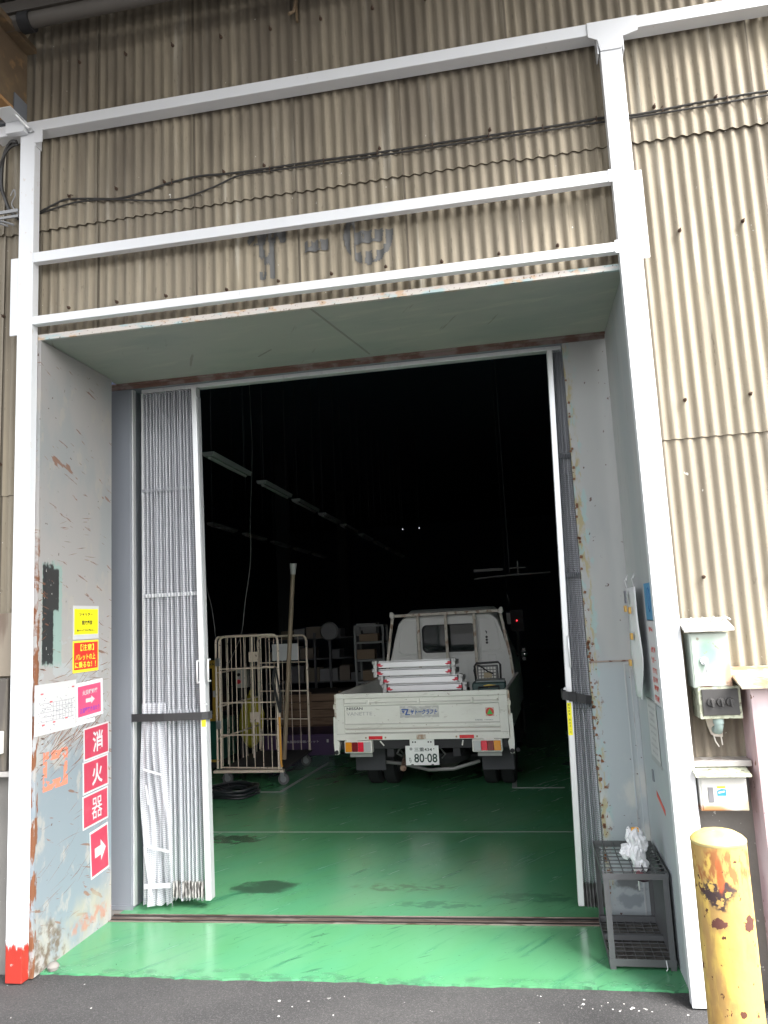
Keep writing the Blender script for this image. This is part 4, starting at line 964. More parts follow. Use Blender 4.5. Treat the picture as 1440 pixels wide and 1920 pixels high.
q = MB(); q.lathe([(.001, -.014), (.020, -.012), (.021, -.001)], 14, c=(.925, .03, .48), axis='y'); q.build('rubber_stop', m_rubber, tk)
MB().box(-.83, .83, .03, .09, .50, .598).build('rear_crossmember', m_chs, tk, .004)
for x in (-.33, .33): MB().box(x-.035, x+.035, .05, 3.9, .42, .56).build('chassis_rail', m_chs, tk)
# lamps
for s_ in (-1, 1):
    xa, xb = (-.782, -.497) if s_ < 0 else (.494, .783)
    lm = thing_ = MB().box(xa, xb, -.03, .05, .470, .590).build('tail_lamp', m_tw, tk, .010)
    seg = [(.26, (.80, .30, .02), 'lens_amber'), (.23, (.20, .01, .015), 'lens_dark_red'), (.23, (.80, .015, .05), 'lens_red'), (.28, (.50, .50, .50), 'lens_clear')]
    x = xa+.012 if s_ < 0 else xb-.012; wt = (xb-xa-.024)
    for f, c_, nm in seg:
        d = wt*f; a_, b_ = (x, x+d) if s_ < 0 else (x-d, x)
        if nm not in bpy.data.materials:
            mm = flat(nm, c_, .15); 
        MB().box(a_+.001, b_-.001, -.042, -.0305, .484, .577).build(nm, bpy.data.materials[nm], lm, .004)
        x = b_ if s_ < 0 else a_
    lb = MB().box((xa+xb)/2-.10 + .06*s_*0, (xa+xb)/2+.13, .02, .04, .425, .469).build('lamp_bracket', mat('bracket_grey%d' % (s_+1), (.30,.31,.29), .6), tk, .002)
# number plate
pb = MB().box(-.122, .122, -.006, .0, .525, .592).build('plate_bracket', m_cab, tk, .003)
for x in (-.09, .09, -.065, .065): MB().box(x-.007, x+.007, -.010, -.0065, .560, .574).build('bolt', m_chs, pb, .001)
pl = MB().box(-.165, .165, -.024, -.020, .351, .535).build('number_plate', flat('plate_white', (.80, .81, .79), .4), tk, .010)
mpl = flat('plate_green_black', (.025, .05, .04), .5)
text('lettering', '三重434', .012, .500, .175, .036, mpl, pl, -.0252, .015)
text('lettering', '•', .118, .505, .010, .010, mpl, pl, -.0252)
text('lettering', 'も', -.120, .402, .024, .050, mpl, pl, -.0252, .01)
text('lettering', '80', -.030, .418, .100, .085, mpl, pl, -.0252, .02); text('lettering', '08', .098, .418, .100, .085, mpl, pl, -.0252, .02)
MB().box(.026, .046, -.0256, -.0248, .412, .420).build('dash', mpl, pl)
MB().lathe([(.001, -.030), (.013, -.029), (.014, -.0246)], 16, c=(-.108, 0, .505), axis='y').build('seal_cap', flat('seal_grey', (.35,.36,.35), .4), pl)
for x in (-.10, .10): MB().box(x-.012, x+.012, -.0275, -.0246, .353, .362).build('plate_clip', m_chs, pl, .001)
# flaps, wheels, running gear
for s_ in (-1, 1):
    MB().box(.045 + s_*.655 - .160, .045 + s_*.655 + .160, .33, .340, .236, .452).build('mud_flap', flat('flap_grey%d' % (s_+1), (.045,.047,.052), .7), tk, .006)
    for j, xo in enumerate((.535, .715)):
        for yy in ((.88,) if True else ()):
            xx = .045 + s_*xo
            wl = MB().lathe([(.16, -.068), (.245, -.074), (.272, -.055), (.277, 0), (.272, .055), (.245, .074), (.16, .068)], 36, c=(xx, yy, .277), axis='x', cap=False)
            wo_ = wl.build('tyre', m_rubber, tk)
            MB().lathe([(.001, -.03), (.10, -.03), (.165, -.065), (.165, .065), (.10, .03), (.001, .03)], 24, c=(xx, yy, .277), axis='x', cap=False).build('rim', flat('rim_grey', (.18,.18,.18), .5, .4) if 'rim_grey' not in bpy.data.materials else bpy.data.materials['rim_grey'], wo_)
    xx = s_*.70
    wo_ = MB().lathe([(.17, -.08), (.25, -.085), (.285, -.06), (.29, 0), (.285, .06), (.25, .085), (.17, .08)], 36, c=(xx, 3.45, .29), axis='x', cap=False).build('tyre', m_rubber, tk)
MB().tube([(-.7, .88, .277), (.75, .88, .277)], .045, 12).build('rear_axle', m_chs, tk)
MB().lathe([(.06, -.14), (.13, -.07), (.145, 0), (.13, .07), (.06, .14)], 16, c=(.12, .86, .29), axis='x').build('differential', flat('cast_grey', (.10,.095,.09), .7), tk)
MB().tube([(-.30, .95, .38), (-.28, .6, .36), (-.235, .25, .33), (-.225, .12, .295)], .032, 10).build('exhaust_pipe', mat('exhaust_rust', (.30,.20,.15), .7, layers=[dict(scale=20, thr=(.45,.6), col=(.16,.09,.06))]), tk)
MB().tube([(-.62, .5, .30), (-.3, .35, .30), (.0, .30, .245), (.25, .32, .25), (.5, .45, .30)], .018, 8).build('spare_carrier', flat('dull_steel', (.28,.28,.27), .5, .3), tk)
MB().lathe([(.20, -.055), (.27, -.05), (.29, 0), (.27, .05), (.20, .055)], 30, c=(.12, .55, .36), axis='z').build('spare_tyre', m_rubber, tk)
MB().bar((-.42, .0, .58), (-.38, .0, .535), .012, .01).build('rope_hook', m_tw, tk); MB().bar((.405, .0, .58), (.395, .0, .53), .012, .01).build('rope_hook', m_tw, tk)
MB().tube([(-.40, .3, .52), (-.33, .2, .44), (-.27, .2, .47), (-.25, .3, .40)], .012, 6).tube([(-.24, .1, .50), (-.28, .12, .44), (-.25, .2, .40)], .010, 6).build('brake_hose', flat('hose_grey', (.13,.13,.125), .5), tk)
MB().tube([(.15, .12, .50), (.20, .16, .42), (.16, .18, .38)], .008, 6).build('brake_hose', bpy.data.materials['hose_grey'], tk)
# cab
def cab_section(y, zt, inset):
    P = [(-.80, .55), (-.81, .80), (-.775, 1.20), (-.705+inset, 1.50), (-.640+inset, 1.70), (-.585+inset, zt-.035), (-.54+inset, zt)]
    return P + [(-x, z) for x, z in reversed(P)]
secs = [(2.20, 1.785, .012), (2.215, 1.795, .0), (2.6, 1.87, .0), (3.0, 1.88, .01), (3.35, 1.83, .05)]
q = MB(); q.smooth = True; vs = []
for (y, zt, ins) in secs: vs += [(x, y, z) for x, z in cab_section(y, zt, ins)]
P3 = [(x, 3.85, min(z, 1.16)) for x, z in cab_section(0, 1.8, .12)]; vs += P3
np_ = 14; fs = []
for i in range(len(secs)):
    for j in range(np_-1): fs.append((i*np_+j, (i+1)*np_+j, (i+1)*np_+j+1, i*np_+j+1))
q.add(vs, fs); q.smooth = False
ce = q.build('cab_shell', m_cab, tk)
# rear wall of the cab with a rounded window opening
def rrect(x0, x1, z0, z1, r, n=6):
    out = []
    for cx, cz, a0 in ((x1-r, z1-r, 0), (x0+r, z1-r, 90), (x0+r, z0+r, 180), (x1-r, z0+r, 270)):
        for k in range(n+1): a = R(a0+90*k/n); out.append((cx+r*math.cos(a), cz+r*math.sin(a)))
    return out
bm = bmesh.new()
WX0, WX1, WZ0, WZ1 = -.325, .345, 1.325, 1.665
outer = [(x, z) for x, z in cab_section(0, 1.785, .012)]; inner = rrect(WX0, WX1, WZ0, WZ1, .06)
def loop(p, y=2.20):
    vs_ = [bm.verts.new((x, y, z)) for x, z in p]
    return vs_, [bm.edges.new((vs_[i], vs_[(i+1) % len(vs_)])) for i in range(len(vs_))]
v1, e1 = loop(outer); v2, e2 = loop(inner)
bmesh.ops.triangle_fill(bm, use_beauty=True, use_dissolve=False, edges=e1+e2)
me = bpy.data.meshes.new('cab_rear_wall'); bm.to_mesh(me); bm.free(); me.materials.append(m_cab)
link('cab_rear_wall', me, tk)
def ring(p, w_, y0, y1):
    q = MB(); n_ = len(p); cx = sum(a for a, b in p)/n_; cz = sum(b for a, b in p)/n_; vs = []
    for (x, z) in p:
        dx_, dz_ = x-cx, z-cz; l = math.hypot(dx_, dz_); ux, uz = dx_/l*w_, dz_/l*w_
        vs += [(x-ux, y1, z-uz), (x-ux, y0, z-uz), (x+ux, y0, z+uz), (x+ux, y1, z+uz)]
    q.add(vs, [(4*i+k, 4*((i+1) % n_)+k, 4*((i+1) % n_)+k+1, 4*i+k+1) for i in range(n_) for k in range(3)]); return q
ring(inner, .011, 2.188, 2.22).build('window_seal', m_rubber, tk)
mgl = bpy.data.materials.new('cab_glass'); mgl.use_nodes = True
b_ = mgl.node_tree.nodes['Principled BSDF']; b_.inputs['Base Color'].default_value = (.03, .04, .04, 1); b_.inputs['Roughness'].default_value = .03; b_.inputs['Alpha'].default_value = .7; b_.inputs['Specular IOR Level'].default_value = .9
MB().prism(inner, 2.203, 2.206).build('rear_window', mgl, tk)
for sx in (-1, 1):                                  # pressed panels and ribs in the rear wall
    p = [(sx*.41, 1.32), (sx*.60, 1.32), (sx*.655, 1.36), (sx*.615, 1.60), (sx*.58, 1.73), (sx*.40, 1.73)]
    if sx < 0: p = p[::-1]
    n_ = len(p); ring(p, .010, 2.186, 2.1995).build('pressed_panel', m_cab, tk, .003)
for i in range(7): x = -.54+.18*i; MB().prism([(x-.055, .80), (x+.055, .80), (x+.050, 1.27), (x-.050, 1.27)], 2.190, 2.1995).build('pressed_rib', m_cab, tk, .004)
MB().box(-.66, .66, 2.188, 2.1995, 1.292, 1.304).build('pressed_seam', m_cab, tk, .002)
mh = flat('vent_hole', (.05, .05, .05), .7)
for k, z in enumerate((1.545, 1.49, 1.455, 1.42)):
    if k == 0: MB().tube([(.475, 2.19, 1.565), (.49, 2.188, 1.56), (.49, 2.188, 1.535)], .007, 6).build('vent_hook', mh, tk)
    else: MB().lathe([(.001, 2.190), (.014, 2.190), (.016, 2.199)], 10, c=(.487, 0, z), axis='y').build('vent_hole', mh, tk)
# windscreen light strip seen through the rear window: dashboard shelf and windscreen frame
MB().box(-.60, .60, 3.2, 3.5, 1.10, 1.20).build('dashboard', flat('dash_dark', (.05,.05,.05), .7), tk)
for x in (-.33, .33):
    MB().box(x-.22, x+.22, 2.55, 2.68, .9, 1.36).build('seat_back', flat('seat_grey%d' % (x > 0), (.09,.09,.10), .8), tk, .03)
# guard frame behind the cab
gf = MB().bar((-.69, 2.08, 1.805), (.69, 2.08, 1.812), .035, .028, (0,1,0)).build('guard_frame', m_tw2, tk, .003)
for s_ in (-1, 1):
    MB().bar((s_*.685, 2.08, 1.80), (s_*.775, 2.08, 1.25), .034, .03, (0,1,0)).bar((s_*.775, 2.08, 1.25), (s_*.83, 2.08, .64), .034, .03, (0,1,0)).build('guard_post', m_tw2, gf, .003)
    crm = MB().prism([(s_*.655, 1.79), (s_*.70, 1.765), (s_*.725, 1.80), (s_*.715, 1.855), (s_*.69, 1.86), (s_*.665, 1.83)][::s_], 2.055, 2.105).build('end_cap', m_tw, gf, .008)
for x in (-.355, .0, .36): MB().bar((x, 2.08, .64), (x-.005, 2.08, 1.79), .036, .024, (0,1,0)).build('guard_bar', m_tw2, gf, .002)
# mirror and door handle glint
MB().box(.86, .93, 2.95, 2.98, 1.13, 1.31).build('wing_mirror', flat('mirror_black', (.03,.03,.03), .3), tk, .015)
MB().lathe([(.001, 2.935), (.02, 2.938), (.04, 2.95)], 14, c=(.905, 0, 1.22), axis='y').build('mirror_glass', flat('mirror_shine', (.8,.8,.8), .1, 1), tk)
MB().tube([(.80, 3.0, 1.20), (.88, 2.97, 1.20)], .009, 6).build('mirror_arm', m_chs, tk)
MB().box(-.78, .78, 2.25, 3.8, .45, .55).build('cab_floor', m_chs, tk)

# ladders in the bed (four stacked aluminium work platforms)
def platform(x, y, z, rz, lab):
    t = thing('work_platform', lab, 'work platform', (x, y, z), rz, 'aluminium work platforms stacked in the truck bed')
    return t
m_al2 = mat('bright_aluminium', (.84, .84, .85), .33, .25)
P0 = platform(0, 0, 0, 0, '')
box('front_tread', m_al2, -.375, .375, -.05, .0, .0, .058, P0, .004)
box('tread_shadow_lip', m_al2, -.375, .375, -.03, .0, .062, .070, P0, .002)
for s_ in (-1, 1):
    MB().box(s_*.41-.020, s_*.41+.020, -.055, .02, -.012, .078).build('end_bracket', flat('bracket_alu%d' % (s_+1), (.50,.50,.49), .5, .3), P0, .005)
    MB().prism([(s_*.385, .018), (s_*.345, .012), (s_*.32, .026), (s_*.35, .030), (s_*.352, .048), (s_*.385, .045)][::-s_], -.062, -.052).build('red_latch', flat('latch_red%d' % (s_+1), (.62,.03,.06), .4), P0, .002)
    MB().bar((s_*.41, .021, .03), (s_*.41, .33, .02), .03, .05).build('side_rail', bpy.data.materials['bracket_alu%d' % (s_+1)], P0, .003)
    MB().lathe([(.022, -.010), (.024, 0), (.022, .010)], 12, c=(s_*.425, -.06, .060), axis='x').build('pivot_knob', bpy.data.materials['bracket_alu%d' % (s_+1)], P0)
box('rung', m_chs, -.39, .39, .27, .31, .0, .04, P0, .003)
for (x, y, z, rz, lab) in ((1.517, 4.16, 1.275, R(-1.2), 'topmost of the four stacked aluminium work platforms in the truck bed'), (1.515, 4.16, 1.192, R(-1.6), 'second from the top of the stacked aluminium work platforms'),
                           (1.585, 4.11, 1.115, R(-1.0), 'third from the top of the stacked aluminium work platforms'), (1.625, 4.06, 1.040, R(-.8), 'lowest visible of the stacked aluminium work platforms behind the tailgate')):
    if P0['label'] == '': P0.location = (x, y, z); P0.rotation_euler = (0, 0, rz); P0['label'] = lab
    else: dup(P0, (x, y, z), rz, lab)
tag(MB().box(1.15, 2.05, 4.05, 4.5, .65, 1.025).build('packing_crate', flat('dark_crate', (.05,.05,.05), .8), bevel=.01), 'dark crate under the stacked work platforms in the bed', 'crate')
# tool case and work light
tc = thing('tool_case', 'dark green tool case with yellow sticker in the right of the truck bed', 'case', (2.275, 4.12, .93))
mgc = flat('case_green', (.012, .05, .045), .4)
MB().box(-.165, .165, -.13, .13, -.28, .17).build('case_body', mgc, tc, .012)
MB().box(-.13, .16, -.10, .12, .171, .19).build('case_lid', flat('lid_grey', (.16,.19,.19), .3), tc, .006)
MB().tube([(-.10, -.135, .10), (-.10, -.16, .13), (.10, -.16, .14), (.10, -.135, .10)], .008, 6).build('handle', m_rubber, tc)
q = MB(); q.prism([(-.055, .145), (.0, .155), (.075, .145), (.0, .122)], -.1345, -.1305); q.build('yellow_sticker', flat('sticker_ochre', (.50,.36,.05), .5), tc)
wl = thing('work_light', 'portable work light with tubular frame behind the green tool case', 'work light', (2.255, 4.38, 1.10))
mfr = flat('lamp_frame_black', (.03,.03,.032), .4)
MB().tube([(-.125, 0, -.05), (-.135, 0, .14), (-.115, 0, .17), (.115, 0, .175), (.135, 0, .15), (.13, 0, -.05)], .011, 8).build('tube_frame', mfr, wl)
lp = MB().box(-.11, .11, -.03, .04, .0, .145).build('lamp_housing', flat('housing_grey', (.10,.10,.10), .5), wl, .008)
q = MB()
for i in range(6):
    for j in range(4): q.box(-.092+.031*i, -.070+.031*i, -.036, -.0305, .015+.031*j, .037+.031*j)
q.build('led_cells', flat('led_pale', (.50,.50,.46), .3), lp)['kind'] = 'stuff'
MB().box(-.04, .045, -.042, -.037, .02, .075).build('plate', flat('tan_plate', (.32,.27,.17), .6), lp, .002)
MB().tube([(-.12, -.05, -.02), (-.14, -.06, .10), (-.125, -.06, .16), (-.08, -.06, .15), (0, -.06, .09), (.06, -.06, .06)], .007, 6).build('power_cord', m_rubber, wl)
MB().box(-.14, .14, -.12, .08, -.40, -.05).build('battery_base', m_rubber, wl, .01)

# ================================================================== ROLL CAGE and things left inside
m_cage = mat('beige_cage_paint', (.70, .60, .49), .45, layers=[dict(scale=30, thr=(.62, .68), col=(.2, .14, .1))])
m_zinc = flat('zinc_caster', (.40, .41, .43), .35, .7)
rcg = thing('roll_cage', 'beige tubular roll cage trolley with open front on silver casters', 'roll cage', (0, 0, 0))
def panel(name, a, b, z0, z1, bars, hor, r=.014, extra=None):
    """tubular frame between plan points a and b"""
    a = Vector((*a, 0)); b = Vector((*b, 0)); d = (b-a); ln = d.length; u = d/ln
    P = lambda s, z: (a.x+u.x*s, a.y+u.y*s, z)
    pts = [P(0, z0), P(0, z1-.07)] + [P(.07-.07*math.cos(t), z1-.07+.07*math.sin(t)) for t in (.5, 1.0, 1.57)] + [P(ln-.07+.07*math.sin(t), z1-.07+.07*math.cos(t)) for t in (0, .5, 1.0)] + [P(ln, z1-.07), P(ln, z0)]
    f = MB().tube(pts, r, 8).build(name, m_cage, rcg)
    for z in hor: MB().bar(P(r, z), P(ln-r, z), .028, .012, (0, 0, 1)).build('cross_rail', m_cage, f)
    for i in range(1, bars+1): s_ = ln*i/(bars+1); MB().tube([P(s_, z0), P(s_, z1-.005)], .0048, 5).build('cage_bar', m_cage, f)
    return f
A0, A1 = (-.855, 4.72), (-.118, 4.64)
nf = panel('front_gate', A0, A1, .18, 1.665, 6, (1.295, .91, .55, .19))
MB().tube([(-.13, 4.60, .18), (-.128, 4.60, 1.27), (-.15, 4.61, 1.30), (-.30, 4.63, 1.305)], .012, 8).build('half_gate_tube', m_cage, rcg)
sf_ = panel('side_panel', (-.915, 4.76), (-.80, 5.92), .17, 1.66, 8, (1.25, .86, .50))
bf = panel('rear_panel', (-.79, 5.86), (-.09, 5.72), .20, 1.625, 5, (1.29, .93, .58))
MB().tube([(-.65, 5.25, .2), (-.65, 5.25, 1.64)], .014, 8).build('middle_post', m_cage, rcg)
for z in (1.40, .68): MB().box(-.68, -.56, 5.21, 5.215, z-.06, z+.06).build('latch_plate', m_cage, rcg, .004)
for z in (1.375, .665): MB().box(-.905, -.845, 4.70, 4.735, z-.045, z+.045).build('hinge', m_zinc, rcg, .004)
MB().box(-.93, -.10, 4.66, 4.72, .135, .165).build('base_rail', m_cage, rcg, .004); MB().prism_x([(4.72, .15), (5.86, .16), (5.86, .18), (4.72, .17)], -.86, -.10).build('base_deck', flat('deck_dark', (.035,.035,.04), .7), rcg)
MB().box(-.555, -.21, 5.735, 5.75, 1.315, 1.525).build('document_holder', flat('holder_white', (.60,.61,.62), .5), rcg, .003)
def caster(x, y, s_=1.0, hub=m_zinc):
    c = MB().prism_x([(-.03, .135), (.03, .135), (.045, .09), (.0, .055), (-.02, .07)], -.022, .022)
    o = c.build('caster_fork', m_zinc, rcg, .002, loc=(x, y, 0))
    MB().lathe([(.001, -.018), (.035, -.018), (.037, -.014), (.037, .014), (.035, .018), (.001, .018)], 20, c=(.012, 0, .0), axis='y').build('caster_hub', m_zinc, o, loc=(0, -.005, .064))
    MB().lathe([(.036, -.015), (.060, -.016), (.064, -.010), (.064, .010), (.060, .016), (.036, .015)], 24, c=(.012, 0, 0), axis='y', cap=False).build('caster_tyre', flat('caster_grey', (.10,.10,.105), .5) if 'caster_grey' not in bpy.data.materials else bpy.data.materials['caster_grey'], o, loc=(0, -.005, .064))
for x, y in ((-.80, 4.75), (-.115, 4.68), (-.74, 5.80), (-.17, 5.78)): caster(x, y)
stp = MB(); stp.bar((-.135, 4.585, 1.30), (-.165, 4.57, 1.15), .030, .003, (0,1,0)).bar((-.165, 4.57, 1.15), (-.085, 4.565, .80), .030, .003, (0,1,0)).bar((-.085, 4.565, .80), (-.075, 4.56, 1.0), .030, .003, (0,1,0)).bar((-.075, 4.56, 1.0), (-.125, 4.57, 1.28), .022, .003, (0,1,0))
tag(stp.build('loop_strap', m_black), 'black strap looped over the corner of the roll cage gate', 'strap')
o = MB().tube([(-.105, 4.59, .75), (-.10, 4.59, .25), (-.09, 4.59, .21)], .013, 8).build('orange_hook_rod', flat('orange_rod', (.72, .33, .03), .4)); tag(o, 'orange rod hanging at the right corner of the roll cage', 'rod')
pole = thing('long_pole', 'long brown tube with silver end standing up out of the roll cage', 'pole')
MB().tube([(-.235, 5.12, .20), (.0, 4.95, 2.40)], .0265, 12).build('tube', flat('tube_brown', (.30,.235,.165), .45), pole)
MB().tube([(-.004, 4.953, 2.36), (.006, 4.945, 2.49)], [.031, .044], 12).build('silver_end', flat('duct_tape_silver', (.50,.51,.50), .4), pole)
# green machine with yellow frame
gm = thing('packing_machine', 'dark green machine with ochre frame and dark glass left of the roll cage', 'machine', (-1.50, 5.6, 0))
moch = flat('ochre_frame', (.45, .28, .03), .5)
MB().box(-.5, .25, -.0, .60, .10, .60).build('cabinet_base', flat('machine_green', (.008, .085, .06), .45), gm, .006)
for (a, b, c, d) in ((-.5, .25, 1.26, 1.36), (-.5, .25, .60, .68), (.185, .25, .68, 1.26), (-.5, .25, .095, .125)): MB().box(a, b, -.012, .05, c, d).build('frame_bar', moch, gm, .003)
MB().box(-.5, .184, .02, .58, .68, 1.26).build('dark_window', flat('machine_window', (.012,.014,.018), .2), gm)
text('lettering', 'ecoPack', .10, 1.315, .26, .035, m_ink, gm, -.0135, .02)
MB().box(.20, .262, -.04, -.013, .90, .98).build('switch', m_wht, gm, .004)
MB().box(-.4, .2, .03, .55, .02, .095).build('plinth', m_chs, gm)
yb = thing('yellow_bag', 'bulging yellow sack seen through the bars of the roll cage', 'sack', (-.93, 5.95, .55))
bm = bmesh.new(); bmesh.ops.create_icosphere(bm, subdivisions=3, radius=1)
for v in bm.verts:
    p = v.co; k = 1+.18*noise.noise(p*2)-.10*abs(noise.noise(p*5)); v.co = Vector((p.x*.165*k, p.y*.14*k, p.z*.33*k))
me = bpy.data.meshes.new('sack_body'); bm.to_mesh(me); bm.free(); me.materials.append(flat('sack_yellow', (.45, .40, .03), .55))
for p in me.polygons: p.use_smooth = True
link('sack_body', me, yb); MB().tube([(-.02, 0, .30), (.0, .0, .38), (.03, 0, .40)], .02, 6).build('sack_tie', me.materials[0], yb)
ctn = thing('control_post', 'grey control box with red button behind the roll cage bars', 'control box', (-1.05, 5.9, 0))
MB().box(-.03, .03, .02, .06, 0, 1.0).build('stand', m_chs, ctn); MB().box(-.05, .10, -.04, .06, .98, 1.24).build('control_box', flat('control_grey', (.42,.42,.40), .5), ctn, .005)
MB().lathe([(.001, -.065), (.028, -.06), (.028, -.042)], 14, c=(-.01, 0, 1.06), axis='y').build('red_button', flat('button_red', (.6,.03,.05), .4), ctn)
MB().lathe([(.001, -.060), (.022, -.055), (.022, -.042)], 14, c=(-.01, 0, 1.15), axis='y').build('black_button', m_rubber, ctn)
ORD = ('first', 'second', 'third', 'fourth', 'fifth', 'sixth', 'seventh', 'eighth', 'ninth', 'tenth', 'eleventh')
# wooden slats stack, purple bin
ws = thing('plank_crate', 'brown slatted wooden crate standing on the purple bin in the dark', 'crate', (-.40, 7.55, 0))
mwd = mat('brown_planks', (.24, .155, .10), .7, layers=[dict(scale=(3, 3, 30), thr=(.4, .65), col=(.16, .10, .065))])
for i in range(5): MB().box(-.72, .30, .0, .025, .145+.115*i, .250+.115*i).build('slat', mwd, ws, .003)
for x in (-.70, -.2, .27): MB().box(x-.02, x+.02, .026, .07, .12, .74).build('upright', mwd, ws)
MB().box(-.72, .30, .07, .9, .12, .72).build('crate_body', flat('crate_inner', (.05,.035,.03), .8), ws)
pb_ = thing('plastic_bin', 'dark purple plastic bin with white lettering in front of the planks', 'bin', (-.36, 6.45, 0))
MB().box(-.58, .40, .0, .75, .004, .275).build('bin_body', flat('bin_purple', (.055, .028, .085), .5), pb_, .01)
MB().box(-.59, .41, -.008, .758, .255, .285).build('bin_rim', bpy.data.materials['bin_purple'], pb_, .004)
text('lettering', '食品回収容器パレット', -.04, .19, .46, .034, flat('bin_print', (.45,.45,.47), .6), pb_, -.003, .02)
MB().box(.30, .325, -.006, 0, .175, .215).build('tag', flat('bin_tag', (.5,.5,.5), .5), pb_)
# shelving behind
sh = thing('shelf_unit', 'grey steel shelf unit with cartons left of the truck cab', 'shelf', (.20, 8.3, 0))
msh = flat('shelf_grey', (.26, .27, .27), .5)
for x in (-.22, .235):
    for y in (0, .4): MB().box(x-.016, x+.016, y-.012, y+.012, 0, 1.70).build('upright', msh, sh)
for z in (.10, .45, .80, 1.14, 1.42, 1.685): MB().box(-.22, .235, -.01, .41, z-.016, z+.014).build('shelf_board', msh, sh)
mbx = flat('carton_dim', (.26, .19, .13), .8); mbw = flat('carton_pale', (.42, .42, .42), .7)
random.seed(14)
for x, y, z, w_, h_, mt, lab in ((.10, 8.5, 1.156, .34, .15, mbx, 'brown carton on the middle of the grey shelf unit'), (.24, 8.5, .816, .36, .16, mbx, 'brown carton one shelf lower on the grey shelf unit'), (.18, 8.5, 1.436, .30, .12, mbx, 'flat brown carton near the top of the grey shelf unit'),
                                 (-.12, 8.9, .0, .01, .01, None, '')):
    if mt: tag(box('carton', mt, x-w_/2, x+w_/2, y-.1, y+.1, z, z+h_, bevel=.004), lab, 'carton')
lk = thing('storage_rack', 'long dark storage rack crowded with pale boxes deep inside', 'rack', (-1.9, 9.4, 0))
mlk = flat('rack_dim', (.10, .10, .11), .7)
for x in (0, .9, 1.75): MB().box(x-.02, x+.02, 0, .04, 0, 1.6).build('upright', mlk, lk)
for z in (.35, .75, 1.15, 1.5): MB().box(-.02, 1.77, 0, .5, z-.02, z).build('shelf_board', mlk, lk)
cols = [(.25, .25, .26), (.20, .165, .135), (.14, .14, .15), (.20, .17, .13)]
mc4 = [flat('box_dim%d' % i, c, .7) for i, c in enumerate(cols)]
n_ = 0
for z, hmax, lev in ((.35, .3, 'lowest shelf'), (.75, .3, 'second lowest shelf'), (1.15, .26, 'third lowest shelf'), (1.5, .26, 'top shelf')):
    x = -1.86; k_ = 0
    while x < -.35:
        w_ = random.uniform(.14, .34); h_ = random.uniform(.12, hmax)
        if random.random() < .8:
            o = box('carton', mc4[n_ % 4], x, x+w_, 9.44, 9.8, z+.001, z+h_, bevel=.003); tag(o, '%s %s carton from left on the %s of long dark rack' % (ORD[k_], ('pale grey', 'tan', 'dark grey', 'brown')[n_ % 4], lev), 'carton', 'cartons on the long storage rack'); n_ += 1; k_ += 1
        x += w_+random.uniform(.01, .08)
for i, (x, z, w_, h_) in enumerate(((-.42, 1.52, .35, .17), (.62, 1.0, .25, .3), (.62, 1.42, .16, .12))):
    pass
tag(box('white_carton', mbw, -.30, .06, 9.7, 10.0, 1.50, 1.72, bevel=.004), 'pale carton on top of stacked dark boxes behind the pole', 'carton')
tag(box('dark_stack', mlk, -.34, .12, 9.65, 10.05, 0, 1.498), 'dark stack of drawers under the pale carton', 'drawer stack')
fn = thing('round_fan', 'dim round wall fan glimpsed behind the roll cage', 'fan', (-.62, 9.0, 1.62))
MB().lathe([(.001, -.03), (.14, -.03), (.16, 0), (.14, .04), (.001, .05)], 24, axis='y').build('fan_head', flat('fan_grey', (.22,.22,.23), .5), fn)
MB().box(-.02, .02, -.01, .02, -1.615, -.15).build('fan_stand', mlk, fn)
# coil of black hose on the floor
random.seed(17)
ch = MB()
for k in range(9):
    r = .23 + .018*random.uniform(-2, 2); ox, oy = random.uniform(-.05, .05), random.uniform(-.04, .04); z = .018+.011*k*random.uniform(.6, 1)
    ch.tube([(ox+1.12*r*math.cos(a/28*2*math.pi), oy+r*math.sin(a/28*2*math.pi), z+.008*math.sin(a)) for a in range(29)], .011, 6)
tag(ch.build('hose_coil', flat('coil_black', (.018, .02, .024), .35), loc=(-.52, 4.16, 0)), 'coil of black hose lying on the floor before the roll cage', 'hose')
ch = MB()
for k in range(4):
    r = .15 + .02*k
    ch.tube([(1.25*r*math.cos(a/24*2*math.pi), r*math.sin(a/24*2*math.pi), .016+.018*k) for a in range(25)], .012, 6)
ch.tube([(.1, .12, .03), (.25, .30, .04), (.15, .42, .08)], .012, 6)
tag(ch.build('hose_coil', bpy.data.materials['coil_black'], loc=(-.84, 4.02, 0)), 'smaller black hose coil half hidden by the left curtain', 'hose')
# hanging cords
cable('electric_cord', [(-1.70, 5.8, 5.6), (-1.75, 5.9, 4.4), (-1.72, 6, 3.9), (-1.66, 6, 3.44), (-1.64, 6, 2.9), (-1.56, 6, 2.40), (-1.47, 6, 2.0), (-1.43, 6, 1.66)], .006, 'thin pale cord hanging from the ceiling left of the pole', flat('cord_pale', (.22,.22,.22), .6))
cable('electric_cord', [(-.86, 5.9, 6.0), (-.85, 6, 4.4), (-.86, 6, 3.9), (-.90, 6, 3.2), (-.91, 6, 2.65), (-1.0, 6, 2.1), (-1.07, 6, 1.66), (-1.25, 6, 1.3)], .006, 'thin pale cord hanging between the first cord and the pole', bpy.data.materials['cord_pale'])
